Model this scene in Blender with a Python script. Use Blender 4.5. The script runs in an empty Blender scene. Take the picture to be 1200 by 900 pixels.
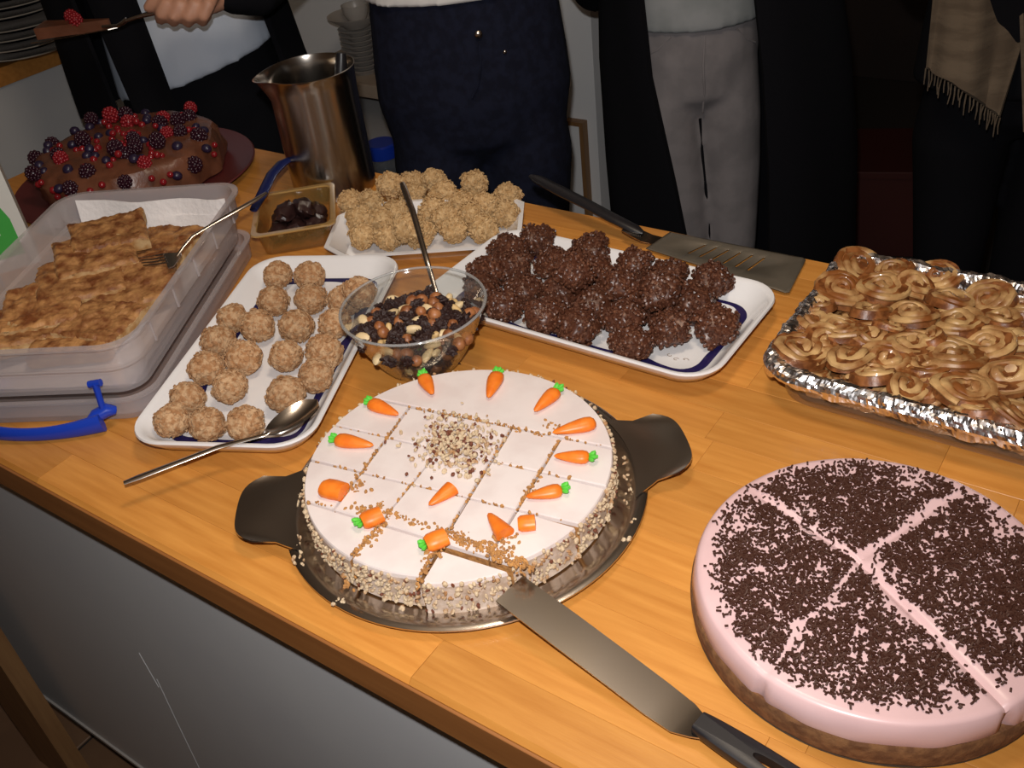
import bpy, bmesh, math, random
from mathutils import Vector, Matrix, Euler, noise as mnoise
from math import sin, cos, pi, radians as rad, hypot

sc = bpy.context.scene
COL = sc.collection
RNG = random.Random(11)
TOP = 0.90                      # height of the worktop surface

# ------------------------------------------------------------------ camera
FPX = 1135.0
EYE = Vector((0.0, 0.0, 1.52))
FWD = Vector((-0.50330542, 0.63274163, -0.58849103))
RGT = Vector((0.82373036, 0.55707407, -0.10553092))
DWN = Vector((0.26105929, -0.53787221, -0.80158689))
cam_d = bpy.data.cameras.new('camera')
cam = bpy.data.objects.new('camera', cam_d)
COL.objects.link(cam)
cam_d.sensor_width = 36.0
cam_d.lens = FPX / 1200.0 * 36.0
cam_d.clip_start = 0.02
M = Matrix.Identity(4)
for i in range(3):
    M[i][0] = RGT[i]; M[i][1] = -DWN[i]; M[i][2] = -FWD[i]; M[i][3] = EYE[i]
cam.matrix_world = M
sc.camera = cam

# ------------------------------------------------------------------ world, lights, exposure
w = bpy.data.worlds.new('dim_room')
sc.world = w
w.use_nodes = True
w.node_tree.nodes['Background'].inputs[0].default_value = (1.0, 0.78, 0.6, 1)
w.node_tree.nodes['Background'].inputs[1].default_value = 0.012

def light(name, kind, loc, energy, color, size):
    d = bpy.data.lights.new(name, kind)
    d.energy = energy; d.color = color
    if kind == 'AREA':
        d.shape = 'DISK'; d.size = size
    else:
        d.shadow_soft_size = size
    o = bpy.data.objects.new(name, d); COL.objects.link(o)
    o.location = loc
    return o
# the flash of the hand-held camera, a few centimetres above its lens
fl = light('camera_flash', 'SPOT', EYE - DWN * 0.075 - RGT * 0.02 - FWD * 0.01, 36.0, (1.0, 0.975, 0.955), 0.012)
fl.data.spot_size = rad(98); fl.data.spot_blend = 0.85
fl.rotation_euler = M.to_euler()
# warm unseen overhead light, added to fill the worktop and brighten the ceiling
overhead_fill = light('overhead_fill_light', 'POINT', (-0.40, 0.66, 2.12), 15.0, (1.0, 0.84, 0.66), 0.13)

vs = sc.view_settings
vs.view_transform = 'Standard'; vs.look = 'None'; vs.gamma = 1.0; vs.use_curve_mapping = False
vs.exposure = 0.08

# ------------------------------------------------------------------ helpers
def ray(px, py):
    return RGT * ((px - 600) / FPX) + DWN * ((py - 450) / FPX) + FWD
def tab(px, py, z=TOP):           # point at height z seen at a pixel
    d = ray(px, py); return EYE + d * ((z - EYE.z) / d.z)
def dep(px, py, t):               # point at viewing depth t
    return EYE + ray(px, py) * t

def tag(o, label=None, cat=None, group=None, kind=None):
    if label: o['label'] = label
    if cat: o['category'] = cat
    if group: o['group'] = group
    if kind: o['kind'] = kind
    return o
def empty(name, loc, rz=0.0, label=None, cat=None, group=None):
    o = bpy.data.objects.new(name, None); COL.objects.link(o)
    o.location = loc; o.rotation_euler = (0, 0, rz); o.empty_display_size = 0.02
    return tag(o, label, cat, group)
def copy_tree(o, parent=None):
    c = o.copy(); COL.objects.link(c); c.parent = parent
    for ch in list(o.children): copy_tree(ch, c)
    return c

def ico(sub=1):
    bm = bmesh.new(); bmesh.ops.create_icosphere(bm, subdivisions=sub, radius=1.0)
    v = [tuple(x.co) for x in bm.verts]; f = [tuple(y.index for y in x.verts) for x in bm.faces]
    bm.free(); return v, f
ICO1, ICO2, ICO3, ICO4 = ico(1), ico(2), ico(3), ico(4)

class MB:
    def __init__(s): s.v = []; s.f = []
    def add(s, vf, m=None):
        b = len(s.v)
        if m is None: s.v += [tuple(p) for p in vf[0]]
        else: s.v += [tuple(m @ Vector(p)) for p in vf[0]]
        s.f += [tuple(i + b for i in f) for f in vf[1]]
        return s
    def box(s, x0, x1, y0, y1, z0, z1, c=0.0, m=None):
        v = [(x0,y0,z0),(x1,y0,z0),(x1,y1,z0),(x0,y1,z0),
             (x0,y0,z1-c),(x1,y0,z1-c),(x1,y1,z1-c),(x0,y1,z1-c)]
        f = [(3,2,1,0),(0,1,5,4),(1,2,6,5),(2,3,7,6),(3,0,4,7)]
        if c > 0:
            v += [(x0+c,y0+c,z1),(x1-c,y0+c,z1),(x1-c,y1-c,z1),(x0+c,y1-c,z1)]
            f += [(4,5,9,8),(5,6,10,9),(6,7,11,10),(7,4,8,11),(8,9,10,11)]
        else: f.append((4,5,6,7))
        return s.add((v, f), m)
    def blob(s, loc, sc_, rot=None, base=None):
        m = Matrix.Translation(loc)
        if rot is not None: m = m @ Euler(rot).to_matrix().to_4x4()
        m = m @ Matrix.Diagonal((*sc_, 1.0))
        return s.add(base or ICO1, m)
    def lathe(s, prof, n=48, m=None, close=False):
        v = []; f = []
        for (r, z) in prof:
            for i in range(n):
                a = 2*pi*i/n; v.append((r*cos(a), r*sin(a), z))
        k = len(prof)
        for j in range(k-1 + (1 if close else 0)):
            j2 = (j+1) % k
            for i in range(n):
                i2 = (i+1) % n
                f.append((j*n+i, j*n+i2, j2*n+i2, j2*n+i))
        if not close:
            if prof[0][0] > 1e-6: f.append(tuple(range(n-1, -1, -1)))
            if prof[-1][0] > 1e-6: f.append(tuple((k-1)*n+i for i in range(n)))
        return s.add((v, f), m)
    def loft(s, rings, cap=True, close=False):
        n = len(rings[0]); v = [p for r in rings for p in r]; f = []
        k = len(rings)
        for j in range(k-1 + (1 if close else 0)):
            j2 = (j+1) % k
            for i in range(n):
                i2 = (i+1) % n
                f.append((j*n+i, j*n+i2, j2*n+i2, j2*n+i))
        if cap and not close:
            f.append(tuple(range(n-1, -1, -1))); f.append(tuple((k-1)*n+i for i in range(n)))
        return s.add((v, f))
    def tube(s, pts, radii, n=10, flat=None):
        pts = [Vector(p) for p in pts]
        if not isinstance(radii, (list, tuple)): radii = [radii]*len(pts)
        rings = []; ref = None
        for i, p in enumerate(pts):
            t = (pts[min(i+1, len(pts)-1)] - pts[max(i-1, 0)]).normalized()
            if ref is None:
                ref = Vector((0,0,1)) if abs(t.z) < 0.9 else Vector((1,0,0))
            a = t.cross(ref).normalized(); b = a.cross(t).normalized(); ref = b
            r = radii[i]; fx, fz = flat if flat else (1, 1)
            rings.append([tuple(p + a*(r*fx*cos(2*pi*k/n)) + b*(r*fz*sin(2*pi*k/n))) for k in range(n)])
        return s.loft(rings)
    def sheet(s, grid, thick=0.0):      # grid[row][col] of points, optional thickness along normal
        R_, C_ = len(grid), len(grid[0])
        g = [[Vector(p) for p in r] for r in grid]
        v = [p for r in g for p in r]
        f = [(j*C_+i, j*C_+i+1, (j+1)*C_+i+1, (j+1)*C_+i) for j in range(R_-1) for i in range(C_-1)]
        if thick:
            nr = []
            for j in range(R_):
                for i in range(C_):
                    du = g[j][min(i+1, C_-1)] - g[j][max(i-1, 0)]
                    dv = g[min(j+1, R_-1)][i] - g[max(j-1, 0)][i]
                    q = du.cross(dv); nr.append(q.normalized() if q.length > 1e-12 else Vector((0,0,1)))
            k = len(v)
            v = v + [p - q*thick for p, q in zip(v, nr)]
            f += [(a+k, d+k, c+k, b+k) for (a, b, c, d) in f]
            edge = [(0, i) for i in range(C_)] + [(j, C_-1) for j in range(1, R_)] + [(R_-1, i) for i in range(C_-2, -1, -1)] + [(j, 0) for j in range(R_-2, 0, -1)]
            ids = [a*C_+b for a, b in edge]
            for a, b in zip(ids, ids[1:]+ids[:1]): f.append((b, a, a+k, b+k))
        return s.add((v, f))
    def shift(s, o):
        s.v = [(a-o[0], b-o[1], c-o[2]) for a, b, c in s.v]; return s
    def mesh(s, name, mat, smooth=True):
        me = bpy.data.meshes.new(name); me.from_pydata(s.v, [], s.f); me.update()
        bm = bmesh.new(); bm.from_mesh(me); bmesh.ops.recalc_face_normals(bm, faces=bm.faces); bm.to_mesh(me); bm.free()
        me.materials.append(mat)
        if smooth:
            me.polygons.foreach_set('use_smooth', [True]*len(me.polygons))
            try: me.set_sharp_from_angle(angle=rad(42))
            except Exception: pass
        return me
    def build(s, name, mat, parent=None, smooth=True, loc=None):
        o = bpy.data.objects.new(name, s.mesh(name, mat, smooth)); COL.objects.link(o)
        if parent is not None: o.parent = parent
        if loc is not None: o.location = loc
        return o

def link(name, mesh, parent=None, loc=(0,0,0), rot=(0,0,0), scale=(1,1,1)):
    o = bpy.data.objects.new(name, mesh); COL.objects.link(o)
    if parent is not None: o.parent = parent
    o.location = loc; o.rotation_euler = rot; o.scale = scale
    return o

def rrect(wd, dp, r, z, n=6, wob=0.0):
    pts = []
    r = min(r, wd/2-1e-4, dp/2-1e-4)
    for k, (sx, sy) in enumerate(((1,-1),(1,1),(-1,1),(-1,-1))):
        a0 = -pi/2 + k*pi/2
        for i in range(n+1):
            a = a0 + (pi/2)*i/n
            pts.append((sx*(wd/2-r)+r*cos(a), sy*(dp/2-r)+r*sin(a), z))
    return pts
def resample(pts, n):
    P = [Vector(p) for p in pts]; P.append(P[0]); L = [0]
    for a, b in zip(P, P[1:]): L.append(L[-1]+(b-a).length)
    out = []; j = 0
    for i in range(n):
        t = L[-1]*i/n
        while L[j+1] < t: j += 1
        u = (t-L[j])/max(1e-9, L[j+1]-L[j]); out.append(P[j].lerp(P[j+1], u))
    return out
def nz(p, s, seed=0.0):
    return mnoise.noise(Vector((p[0]*s+seed, p[1]*s-seed*1.7, p[2]*s+seed*0.3)))

# ------------------------------------------------------------------ materials
def lin(c): return tuple(((x/255)/12.92 if x/255 <= 0.04045 else ((x/255+0.055)/1.055)**2.4) for x in c)
def mat(name, col, rough=0.5, metal=0.0, col2=None, scale=40.0, lo=0.4, hi=0.6, bump=0.0, bscale=None,
        spec=0.5, rnd=0.0, stretch=None, detail=4.0, trans=0.0, coat=0.0, sss=0.0):
    m = bpy.data.materials.new(name); m.use_nodes = True
    nt = m.node_tree; N = nt.nodes; L = nt.links
    b = N['Principled BSDF']
    b.inputs['Roughness'].default_value = rough; b.inputs['Metallic'].default_value = metal
    b.inputs['Specular IOR Level'].default_value = spec
    b.inputs['Coat Weight'].default_value = coat
    if sss:
        b.inputs['Subsurface Weight'].default_value = sss; b.inputs['Subsurface Radius'].default_value = (0.006, 0.003, 0.002)
    b.inputs['Base Color'].default_value = (*col, 1)
    vec = None
    if col2 or bump:
        tc = N.new('ShaderNodeTexCoord'); mp = N.new('ShaderNodeMapping')
        L.new(tc.outputs['Object'], mp.inputs['Vector'])
        if stretch: mp.inputs['Scale'].default_value = stretch
        oi = N.new('ShaderNodeObjectInfo'); mm = N.new('ShaderNodeMath'); mm.operation = 'MULTIPLY'; mm.inputs[1].default_value = 37.0
        L.new(oi.outputs['Random'], mm.inputs[0]); L.new(mm.outputs[0], mp.inputs['Location'])
        vec = mp.outputs['Vector']
    out = None
    if col2:
        n = N.new('ShaderNodeTexNoise'); n.inputs['Scale'].default_value = scale; n.inputs['Detail'].default_value = detail
        L.new(vec, n.inputs['Vector'])
        r = N.new('ShaderNodeValToRGB'); r.color_ramp.elements[0].position = lo; r.color_ramp.elements[1].position = hi
        r.color_ramp.elements[0].color = (*col, 1); r.color_ramp.elements[1].color = (*col2, 1)
        L.new(n.outputs['Fac'], r.inputs['Fac']); out = r.outputs['Color']
        L.new(out, b.inputs['Base Color'])
    if rnd:
        oi2 = N.new('ShaderNodeObjectInfo'); mr = N.new('ShaderNodeMapRange')
        mr.inputs['To Min'].default_value = 1-rnd; mr.inputs['To Max'].default_value = 1+rnd
        L.new(oi2.outputs['Random'], mr.inputs['Value'])
        hs = N.new('ShaderNodeHueSaturation'); L.new(mr.outputs['Result'], hs.inputs['Value'])
        if out: L.new(out, hs.inputs['Color'])
        else: hs.inputs['Color'].default_value = (*col, 1)
        L.new(hs.outputs['Color'], b.inputs['Base Color'])
    if bump:
        n2 = N.new('ShaderNodeTexNoise'); n2.inputs['Scale'].default_value = bscale or scale; n2.inputs['Detail'].default_value = 5
        L.new(vec, n2.inputs['Vector'])
        bp = N.new('ShaderNodeBump'); bp.inputs['Strength'].default_value = bump; bp.inputs['Distance'].default_value = 0.002
        L.new(n2.outputs['Fac'], bp.inputs['Height']); L.new(bp.outputs['Normal'], b.inputs['Normal'])
    return m
def clear(name, tint, refl=0.9, rough=0.03, body=0.0, bodycol=(0.8,0.8,0.8), fpow=3.5):
    """thin-walled glass or plastic: clear transmission, fresnel reflection and a share of milky body"""
    m = bpy.data.materials.new(name); m.use_nodes = True
    nt = m.node_tree; N = nt.nodes; L = nt.links; N.remove(N['Principled BSDF'])
    o = N['Material Output']
    t = N.new('ShaderNodeBsdfTransparent'); t.inputs[0].default_value = (*tint, 1)
    d = N.new('ShaderNodeBsdfDiffuse'); d.inputs[0].default_value = (*bodycol, 1)
    tl = N.new('ShaderNodeBsdfTranslucent'); tl.inputs[0].default_value = (*bodycol, 1)
    md = N.new('ShaderNodeMixShader'); md.inputs[0].default_value = 0.4; L.new(d.outputs[0], md.inputs[1]); L.new(tl.outputs[0], md.inputs[2])
    mx = N.new('ShaderNodeMixShader'); mx.inputs[0].default_value = body; L.new(t.outputs[0], mx.inputs[1]); L.new(md.outputs[0], mx.inputs[2])
    g = N.new('ShaderNodeBsdfGlossy'); g.inputs['Roughness'].default_value = rough; g.inputs['Color'].default_value = (refl, refl, refl, 1)
    lwn = N.new('ShaderNodeLayerWeight'); lwn.inputs[0].default_value = 0.5
    pw = N.new('ShaderNodeMath'); pw.operation = 'POWER'; pw.inputs[1].default_value = fpow; L.new(lwn.outputs['Facing'], pw.inputs[0])
    fr = N.new('ShaderNodeMath'); fr.operation = 'MULTIPLY_ADD'; fr.inputs[1].default_value = 0.75; fr.inputs[2].default_value = 0.045; L.new(pw.outputs[0], fr.inputs[0])
    m2 = N.new('ShaderNodeMixShader'); L.new(fr.outputs[0], m2.inputs[0]); L.new(mx.outputs[0], m2.inputs[1]); L.new(g.outputs[0], m2.inputs[2])
    L.new(m2.outputs[0], o.inputs['Surface'])
    return m

W_WOOD = mat('beech_stave', (0.50, 0.198, 0.036), 0.36, col2=(0.62, 0.272, 0.058), scale=9, lo=0.3, hi=0.7, stretch=(1.2, 14, 14), rnd=0.13, bump=0.05, bscale=60, spec=0.4)
W_EDGE = mat('beech_edge', (0.40, 0.165, 0.035), 0.45, col2=(0.50, 0.22, 0.05), scale=8, stretch=(1, 12, 12), lo=0.3, hi=0.7, rnd=0.1)
LIPW = mat('brown_edge_wood', (0.24, 0.088, 0.022), 0.5, col2=(0.30, 0.115, 0.03), scale=8, stretch=(1, 12, 12), lo=0.3, hi=0.7)
GREYLAM = mat('grey_laminate', (0.52, 0.52, 0.53), 0.4, col2=(0.56, 0.56, 0.56), scale=3)
SCRATCH = mat('scratch', (0.62, 0.62, 0.62), 0.6)
DARKWOOD = mat('brown_wood', (0.20, 0.10, 0.04), 0.5, col2=(0.28, 0.15, 0.06), scale=7, stretch=(14, 14, 1), lo=0.3, hi=0.7)
TILE = mat('floor_tile', (0.16, 0.085, 0.045), 0.5, col2=(0.21, 0.115, 0.06), scale=5, rnd=0.08)
GROUT = mat('grout', (0.03, 0.022, 0.018), 0.9)
BLACKPL = mat('black_plastic', (0.012, 0.011, 0.013), 0.38)
WHITEWALL = mat('white_wall', (0.80, 0.82, 0.84), 0.7, col2=(0.84, 0.85, 0.86), scale=2)
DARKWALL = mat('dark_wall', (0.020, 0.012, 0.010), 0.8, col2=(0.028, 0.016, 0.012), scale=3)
CEIL = mat('ceiling_paint', (0.55, 0.47, 0.40), 0.9)
ROOMW = mat('brown_room_wall', (0.30, 0.21, 0.15), 0.85, col2=(0.34, 0.24, 0.17), scale=2)
STEEL = mat('steel', (0.58, 0.53, 0.48), 0.22, 1.0, bump=0.03, bscale=20)
SPATM = mat('matt_steel', (0.20, 0.17, 0.13), 0.34, 0.45, col2=(0.17, 0.145, 0.11), scale=30)
STEELB = mat('brushed_steel', (0.50, 0.45, 0.39), 0.20, 1.0, col2=(0.50, 0.46, 0.42), scale=14, stretch=(1, 1, 0.06), bump=0.02)
PORC = mat('porcelain', (0.80, 0.78, 0.78), 0.12, coat=0.3)
NAVY = mat('navy_glaze', (0.018, 0.014, 0.075), 0.15)
GILT = mat('gilt_line', (0.30, 0.22, 0.16), 0.4)
CAKE = mat('carrot_crumb', (0.36, 0.17, 0.055), 0.9, col2=(0.50, 0.24, 0.07), scale=160, bump=0.8, bscale=220)
CAKESIDE = mat('cake_side', (0.46, 0.34, 0.25), 0.85, col2=(0.62, 0.50, 0.42), scale=70, bump=0.6, bscale=150)
FROST = mat('pale_icing', (0.73, 0.63, 0.60), 0.42, col2=(0.78, 0.69, 0.66), scale=30, bump=0.12, bscale=60)
CARROT = mat('orange_marzipan', (0.80, 0.17, 0.012), 0.42, col2=(0.86, 0.22, 0.02), scale=90, rnd=0.06, bump=0.08)
LEAF = mat('green_marzipan', (0.10, 0.56, 0.05), 0.45)
NUTP = mat('pale_nut', (0.60, 0.46, 0.30), 0.7, col2=(0.40, 0.20, 0.08), scale=90, lo=0.5, hi=0.66)
NUTD = mat('nut_skin', (0.16, 0.045, 0.02), 0.6)
PINK = mat('pink_cream', (0.64, 0.425, 0.425), 0.32, col2=(0.68, 0.46, 0.46), scale=20, bump=0.06, bscale=50)
CRUST = mat('biscuit_crust', (0.12, 0.048, 0.016), 0.9, col2=(0.19, 0.085, 0.03), scale=120, bump=0.7, bscale=180)
SPRK = mat('chocolate_sprinkle', (0.050, 0.016, 0.009), 0.5, spec=0.5)
PLATEDK = mat('dark_base_plate', (0.05, 0.035, 0.025), 0.4)
OAT = mat('oat_ball', (0.36, 0.175, 0.072), 0.85, col2=(0.52, 0.33, 0.18), scale=170, lo=0.42, hi=0.6, rnd=0.08, bump=0.6, bscale=240)
PALE = mat('pale_oat', (0.46, 0.275, 0.115), 0.8, col2=(0.62, 0.42, 0.21), scale=170, lo=0.4, hi=0.62, rnd=0.07, bump=0.4, bscale=220)
CHOC = mat('chocolate_puff', (0.075, 0.024, 0.012), 0.38, col2=(0.21, 0.090, 0.050), scale=300, lo=0.50, hi=0.70, rnd=0.12)
DOUGH = mat('pastry_dough', (0.58, 0.36, 0.15), 0.42, col2=(0.22, 0.072, 0.016), scale=44, lo=0.37, hi=0.62, rnd=0.1, bump=0.25, bscale=120, coat=0.15)
FILL = mat('cinnamon_filling', (0.13, 0.038, 0.009), 0.4, col2=(0.28, 0.10, 0.028), scale=120, bump=0.4, rnd=0.12)
FOIL = mat('aluminium_foil', (0.93, 0.90, 0.91), 0.25, 1.0)
GLASS = clear('clear_glass', (0.96, 0.97, 0.96), 1.0, 0.07, body=0.035, bodycol=(0.9, 0.9, 0.92), fpow=2.6)
RIMGL = clear('thick_glass_rim', (0.86, 0.88, 0.88), 1.0, 0.10, body=0.30, bodycol=(0.85, 0.86, 0.88), fpow=2.0)
DISHGL = clear('dish_glass', (0.93, 0.90, 0.84), 0.9, 0.06, body=0.05)
MILKY = clear('milky_plastic', (0.94, 0.92, 0.93), 0.8, 0.15, body=0.36, bodycol=(0.84, 0.79, 0.80))
GOLDPL = clear('amber_clear_plastic', (0.95, 0.84, 0.60), 0.95, 0.10, body=0.16, bodycol=(0.66, 0.46, 0.18))
GOLDRIM = clear('amber_rim', (0.95, 0.82, 0.55), 1.0, 0.12, body=0.5, bodycol=(0.80, 0.58, 0.24), fpow=2.0)
BLUEPL = mat('blue_plastic', (0.010, 0.045, 0.42), 0.32)
NAVYPL = mat('navy_plastic', (0.006, 0.012, 0.075), 0.35)
TOWEL = mat('paper_towel', (0.80, 0.76, 0.75), 0.9, bump=0.7, bscale=130)
CRISP = mat('baked_flapjack', (0.47, 0.23, 0.080), 0.55, col2=(0.17, 0.05, 0.012), scale=62, lo=0.36, hi=0.64, detail=8, bump=1.0, bscale=150, rnd=0.12)
CRISPS = mat('flapjack_side', (0.55, 0.36, 0.17), 0.85, col2=(0.38, 0.19, 0.06), scale=90, bump=0.6)
GANACHE = mat('chocolate_buttercream', (0.115, 0.040, 0.020), 0.35, col2=(0.17, 0.062, 0.032), scale=25, bump=0.9, bscale=45)
BURG = mat('burgundy_plate', (0.10, 0.018, 0.018), 0.35)
RASP = mat('raspberry', (0.26, 0.010, 0.016), 0.35)
BLACKB = mat('blackberry', (0.030, 0.006, 0.014), 0.28)
BLUEB = mat('blueberry', (0.020, 0.012, 0.035), 0.35)
CURR = mat('redcurrant', (0.22, 0.010, 0.014), 0.15)
RAISIN = mat('raisin', (0.028, 0.010, 0.008), 0.5, bump=1.0, bscale=320)
HAZEL = mat('hazelnut_skin', (0.24, 0.075, 0.022), 0.45, col2=(0.36, 0.14, 0.05), scale=120, rnd=0.15)
ALMOND = mat('blanched_almond', (0.72, 0.54, 0.30), 0.5, rnd=0.08)
CASHEW = mat('cashew', (0.66, 0.44, 0.19), 0.5, rnd=0.08)
DATE = mat('dark_chocolate_date', (0.030, 0.013, 0.012), 0.32, bump=0.5, bscale=120)
CARTW = mat('carton_white', (0.62, 0.62, 0.58), 0.45)
CARTG = mat('carton_green', (0.05, 0.36, 0.06), 0.45)
JEANS = mat('dark_denim', (0.005, 0.006, 0.015), 0.9, col2=(0.008, 0.010, 0.024), scale=60, bump=0.5, bscale=14, spec=0.2)
GREYJ = mat('grey_trousers', (0.19, 0.175, 0.18), 0.9, col2=(0.235, 0.215, 0.22), scale=18, bump=0.6, bscale=16, spec=0.2)
GREYS = mat('grey_shirt', (0.25, 0.265, 0.27), 0.9, col2=(0.30, 0.31, 0.32), scale=14, bump=0.5, bscale=14, spec=0.2)
BLUEW = mat('pale_blue_shirt', (0.50, 0.56, 0.66), 0.85, col2=(0.56, 0.61, 0.70), scale=8, bump=0.4, bscale=9, spec=0.2)
WHITES = mat('white_shirt', (0.72, 0.70, 0.68), 0.85, bump=0.3, bscale=14, spec=0.2)
BLACKC = mat('black_cloth', (0.006, 0.006, 0.008), 0.95, bump=0.3, bscale=12, spec=0.1)
SKIN = mat('skin', (0.50, 0.255, 0.165), 0.5, col2=(0.56, 0.29, 0.19), scale=40, bump=0.12, bscale=90, sss=0.15)
HAIR = mat('brown_hair', (0.05, 0.028, 0.016), 0.6)
SCARFM = mat('brown_scarf', (0.095, 0.068, 0.045), 0.95, col2=(0.135, 0.10, 0.068), scale=12, stretch=(1, 1, 6), bump=0.4, bscale=90)
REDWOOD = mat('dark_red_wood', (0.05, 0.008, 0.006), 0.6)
DKPLATE = mat('dark_plate', (0.012, 0.014, 0.03), 0.15)
RIMM = mat('plate_rim', (0.46, 0.42, 0.36), 0.35)
CREAMP = mat('stoneware', (0.42, 0.39, 0.36), 0.35)
GREYCL = mat('grey_cloth', (0.20, 0.19, 0.19), 0.9, bump=0.4, bscale=30)
JARGL = clear('jar_plastic', (0.7, 0.75, 0.8), 0.9, 0.05, body=0.3, bodycol=(0.35, 0.36, 0.38))

# ------------------------------------------------------------------ setting: floor, walls, ceiling
flo = MB().box(-4.2, 2.4, -1.6, 4.2, -0.08, -0.004).build('floor', GROUT, smooth=False)
tag(flo, 'brown tiled floor with dark joints', None, None, 'structure')
tile_me = MB().box(-0.1465, 0.1465, -0.1465, 0.1465, -0.01, 0.0, 0.0015).mesh('tile', TILE, False)
for ix in range(-9, 3):
    for iy in range(-3, 9):
        link('tile', tile_me, flo, (ix*0.3-0.045, iy*0.3+0.06, 0))
def wall(name, *b, m=WHITEWALL):
    return tag(MB().box(*b).build(name, m, smooth=False), None, None, None, 'structure')
wall('wall_back', -4.2, -1.305, 2.15, 2.25, 0, 2.6)
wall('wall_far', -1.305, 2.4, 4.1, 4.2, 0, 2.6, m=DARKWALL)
wall('wall_left', -4.2, -4.1, -1.6, 2.15, 0, 2.6)
wall('wall_right', 2.3, 2.4, -1.6, 4.2, 0, 2.6, m=ROOMW)
wall('wall_front', -4.2, 2.4, -1.7, -1.6, 0, 2.6, m=ROOMW)
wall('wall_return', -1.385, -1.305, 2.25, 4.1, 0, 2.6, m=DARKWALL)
wall('ceiling', -4.2, 2.4, -1.6, 4.2, 2.6, 2.68, m=CEIL)
# rail along the white wall
tag(MB().box(-2.6, -1.7, 2.13, 2.15, 0.828, 0.838).build('trim_1', DARKWOOD, smooth=False), None, None, None, 'structure')

# ------------------------------------------------------------------ worktop and its cabinet
XL, XR, YF, YB = -1.68, 0.62, 0.307, 1.045
wt = empty('worktop', (0, 0, TOP), 0, 'long beech block worktop carrying all the cakes', 'worktop')
wr = random.Random(5)
ROWS = 16; RW = (YB-YF)/ROWS
for r in range(ROWS):
    x = XL - 0.0
    y0, y1 = YF-0.0 + r*RW, YF + (r+1)*RW
    first = True
    while x < XR:
        ln = wr.uniform(0.22, 0.52)
        if first: ln *= wr.uniform(0.3, 1); first = False
        x2 = min(x+ln, XR)
        if XR-x2 < 0.08: x2 = XR
        sb_ = MB().box(x+0.00008, x2-0.00008, y0+0.00008, y1-0.00008, -0.04, 0, 0.00025)
        if r == 0:      # rounded nosing along the front edge
            sb_.v = [(a, b+(0.004 if (i in (8, 9)) else 0), c-(0.004 if i in (4, 5) else 0)) for i, (a, b, c) in enumerate(sb_.v)]
        sb_.build('stave', W_WOOD, wt, smooth=False)
        x = x2
MB().box(XL, XR, YF-0.003, YF-0.0001, -0.040, -0.0045, 0.0005).build('edge_lipping', LIPW, wt, smooth=False)
cb = empty('counter_cabinet', (0, 0, 0), 0, 'grey fronted kitchen cabinet under the worktop', 'cabinet')
fp = MB().box(-1.44, 0.55, 0.327, 0.345, 0.155, TOP-0.0405, 0.001).build('front_panel', GREYLAM, cb, smooth=False)
MB().box(-1.44, 0.55, 0.3235, 0.3275, 0.150, 0.158).build('bottom_edge_strip', CREAMP, cb, smooth=False)
MB().box(-1.44, -1.42, 0.345, 1.0, 0.155, TOP-0.0405).build('side_panel', GREYLAM, cb, smooth=False)
MB().box(-1.44, 0.55, 1.0, 1.018, 0.155, TOP-0.0405).build('back_panel', GREYLAM, cb, smooth=False)
MB().box(-1.44, 0.55, 0.345, 1.0, 0.157, 0.175).build('floor_board', GREYLAM, cb, smooth=False)
for fx in (-1.29, -0.4, 0.45):
    for fy in (0.43, 0.93):
        f_ = MB(); f_.lathe([(0.0,0),(0.03,0),(0.032,0.01),(0.022,0.03),(0.022,0.157)], 16); f_.build('foot', BLACKPL, cb, loc=(fx, fy, 0))
MB().box(-1.33, -1.20, 0.36, 0.376, 0.0, 0.155).build('plinth_piece', BLACKPL, cb, smooth=False)
sm = MB()
for a, b in (((163, 765), (186, 805)), ((184, 796), (207, 845)), ((207, 845), (236, 905))):
    pa, pb = [EYE + ray(*q)*((0.327)/ray(*q).y) for q in (a, b)]
    sm.tube([pa, pb], 0.0006, 5)
sm.build('scratch', SCRATCH, fp)
ps = MB(); ps.box(-1.44, -1.289, 0.272, 0.30, 0.0, TOP-0.041, 0.0)
tag(ps.build('wooden_post', DARKWOOD, smooth=False), 'brown wooden board standing upright before the grey cabinet front', 'board')

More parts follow.
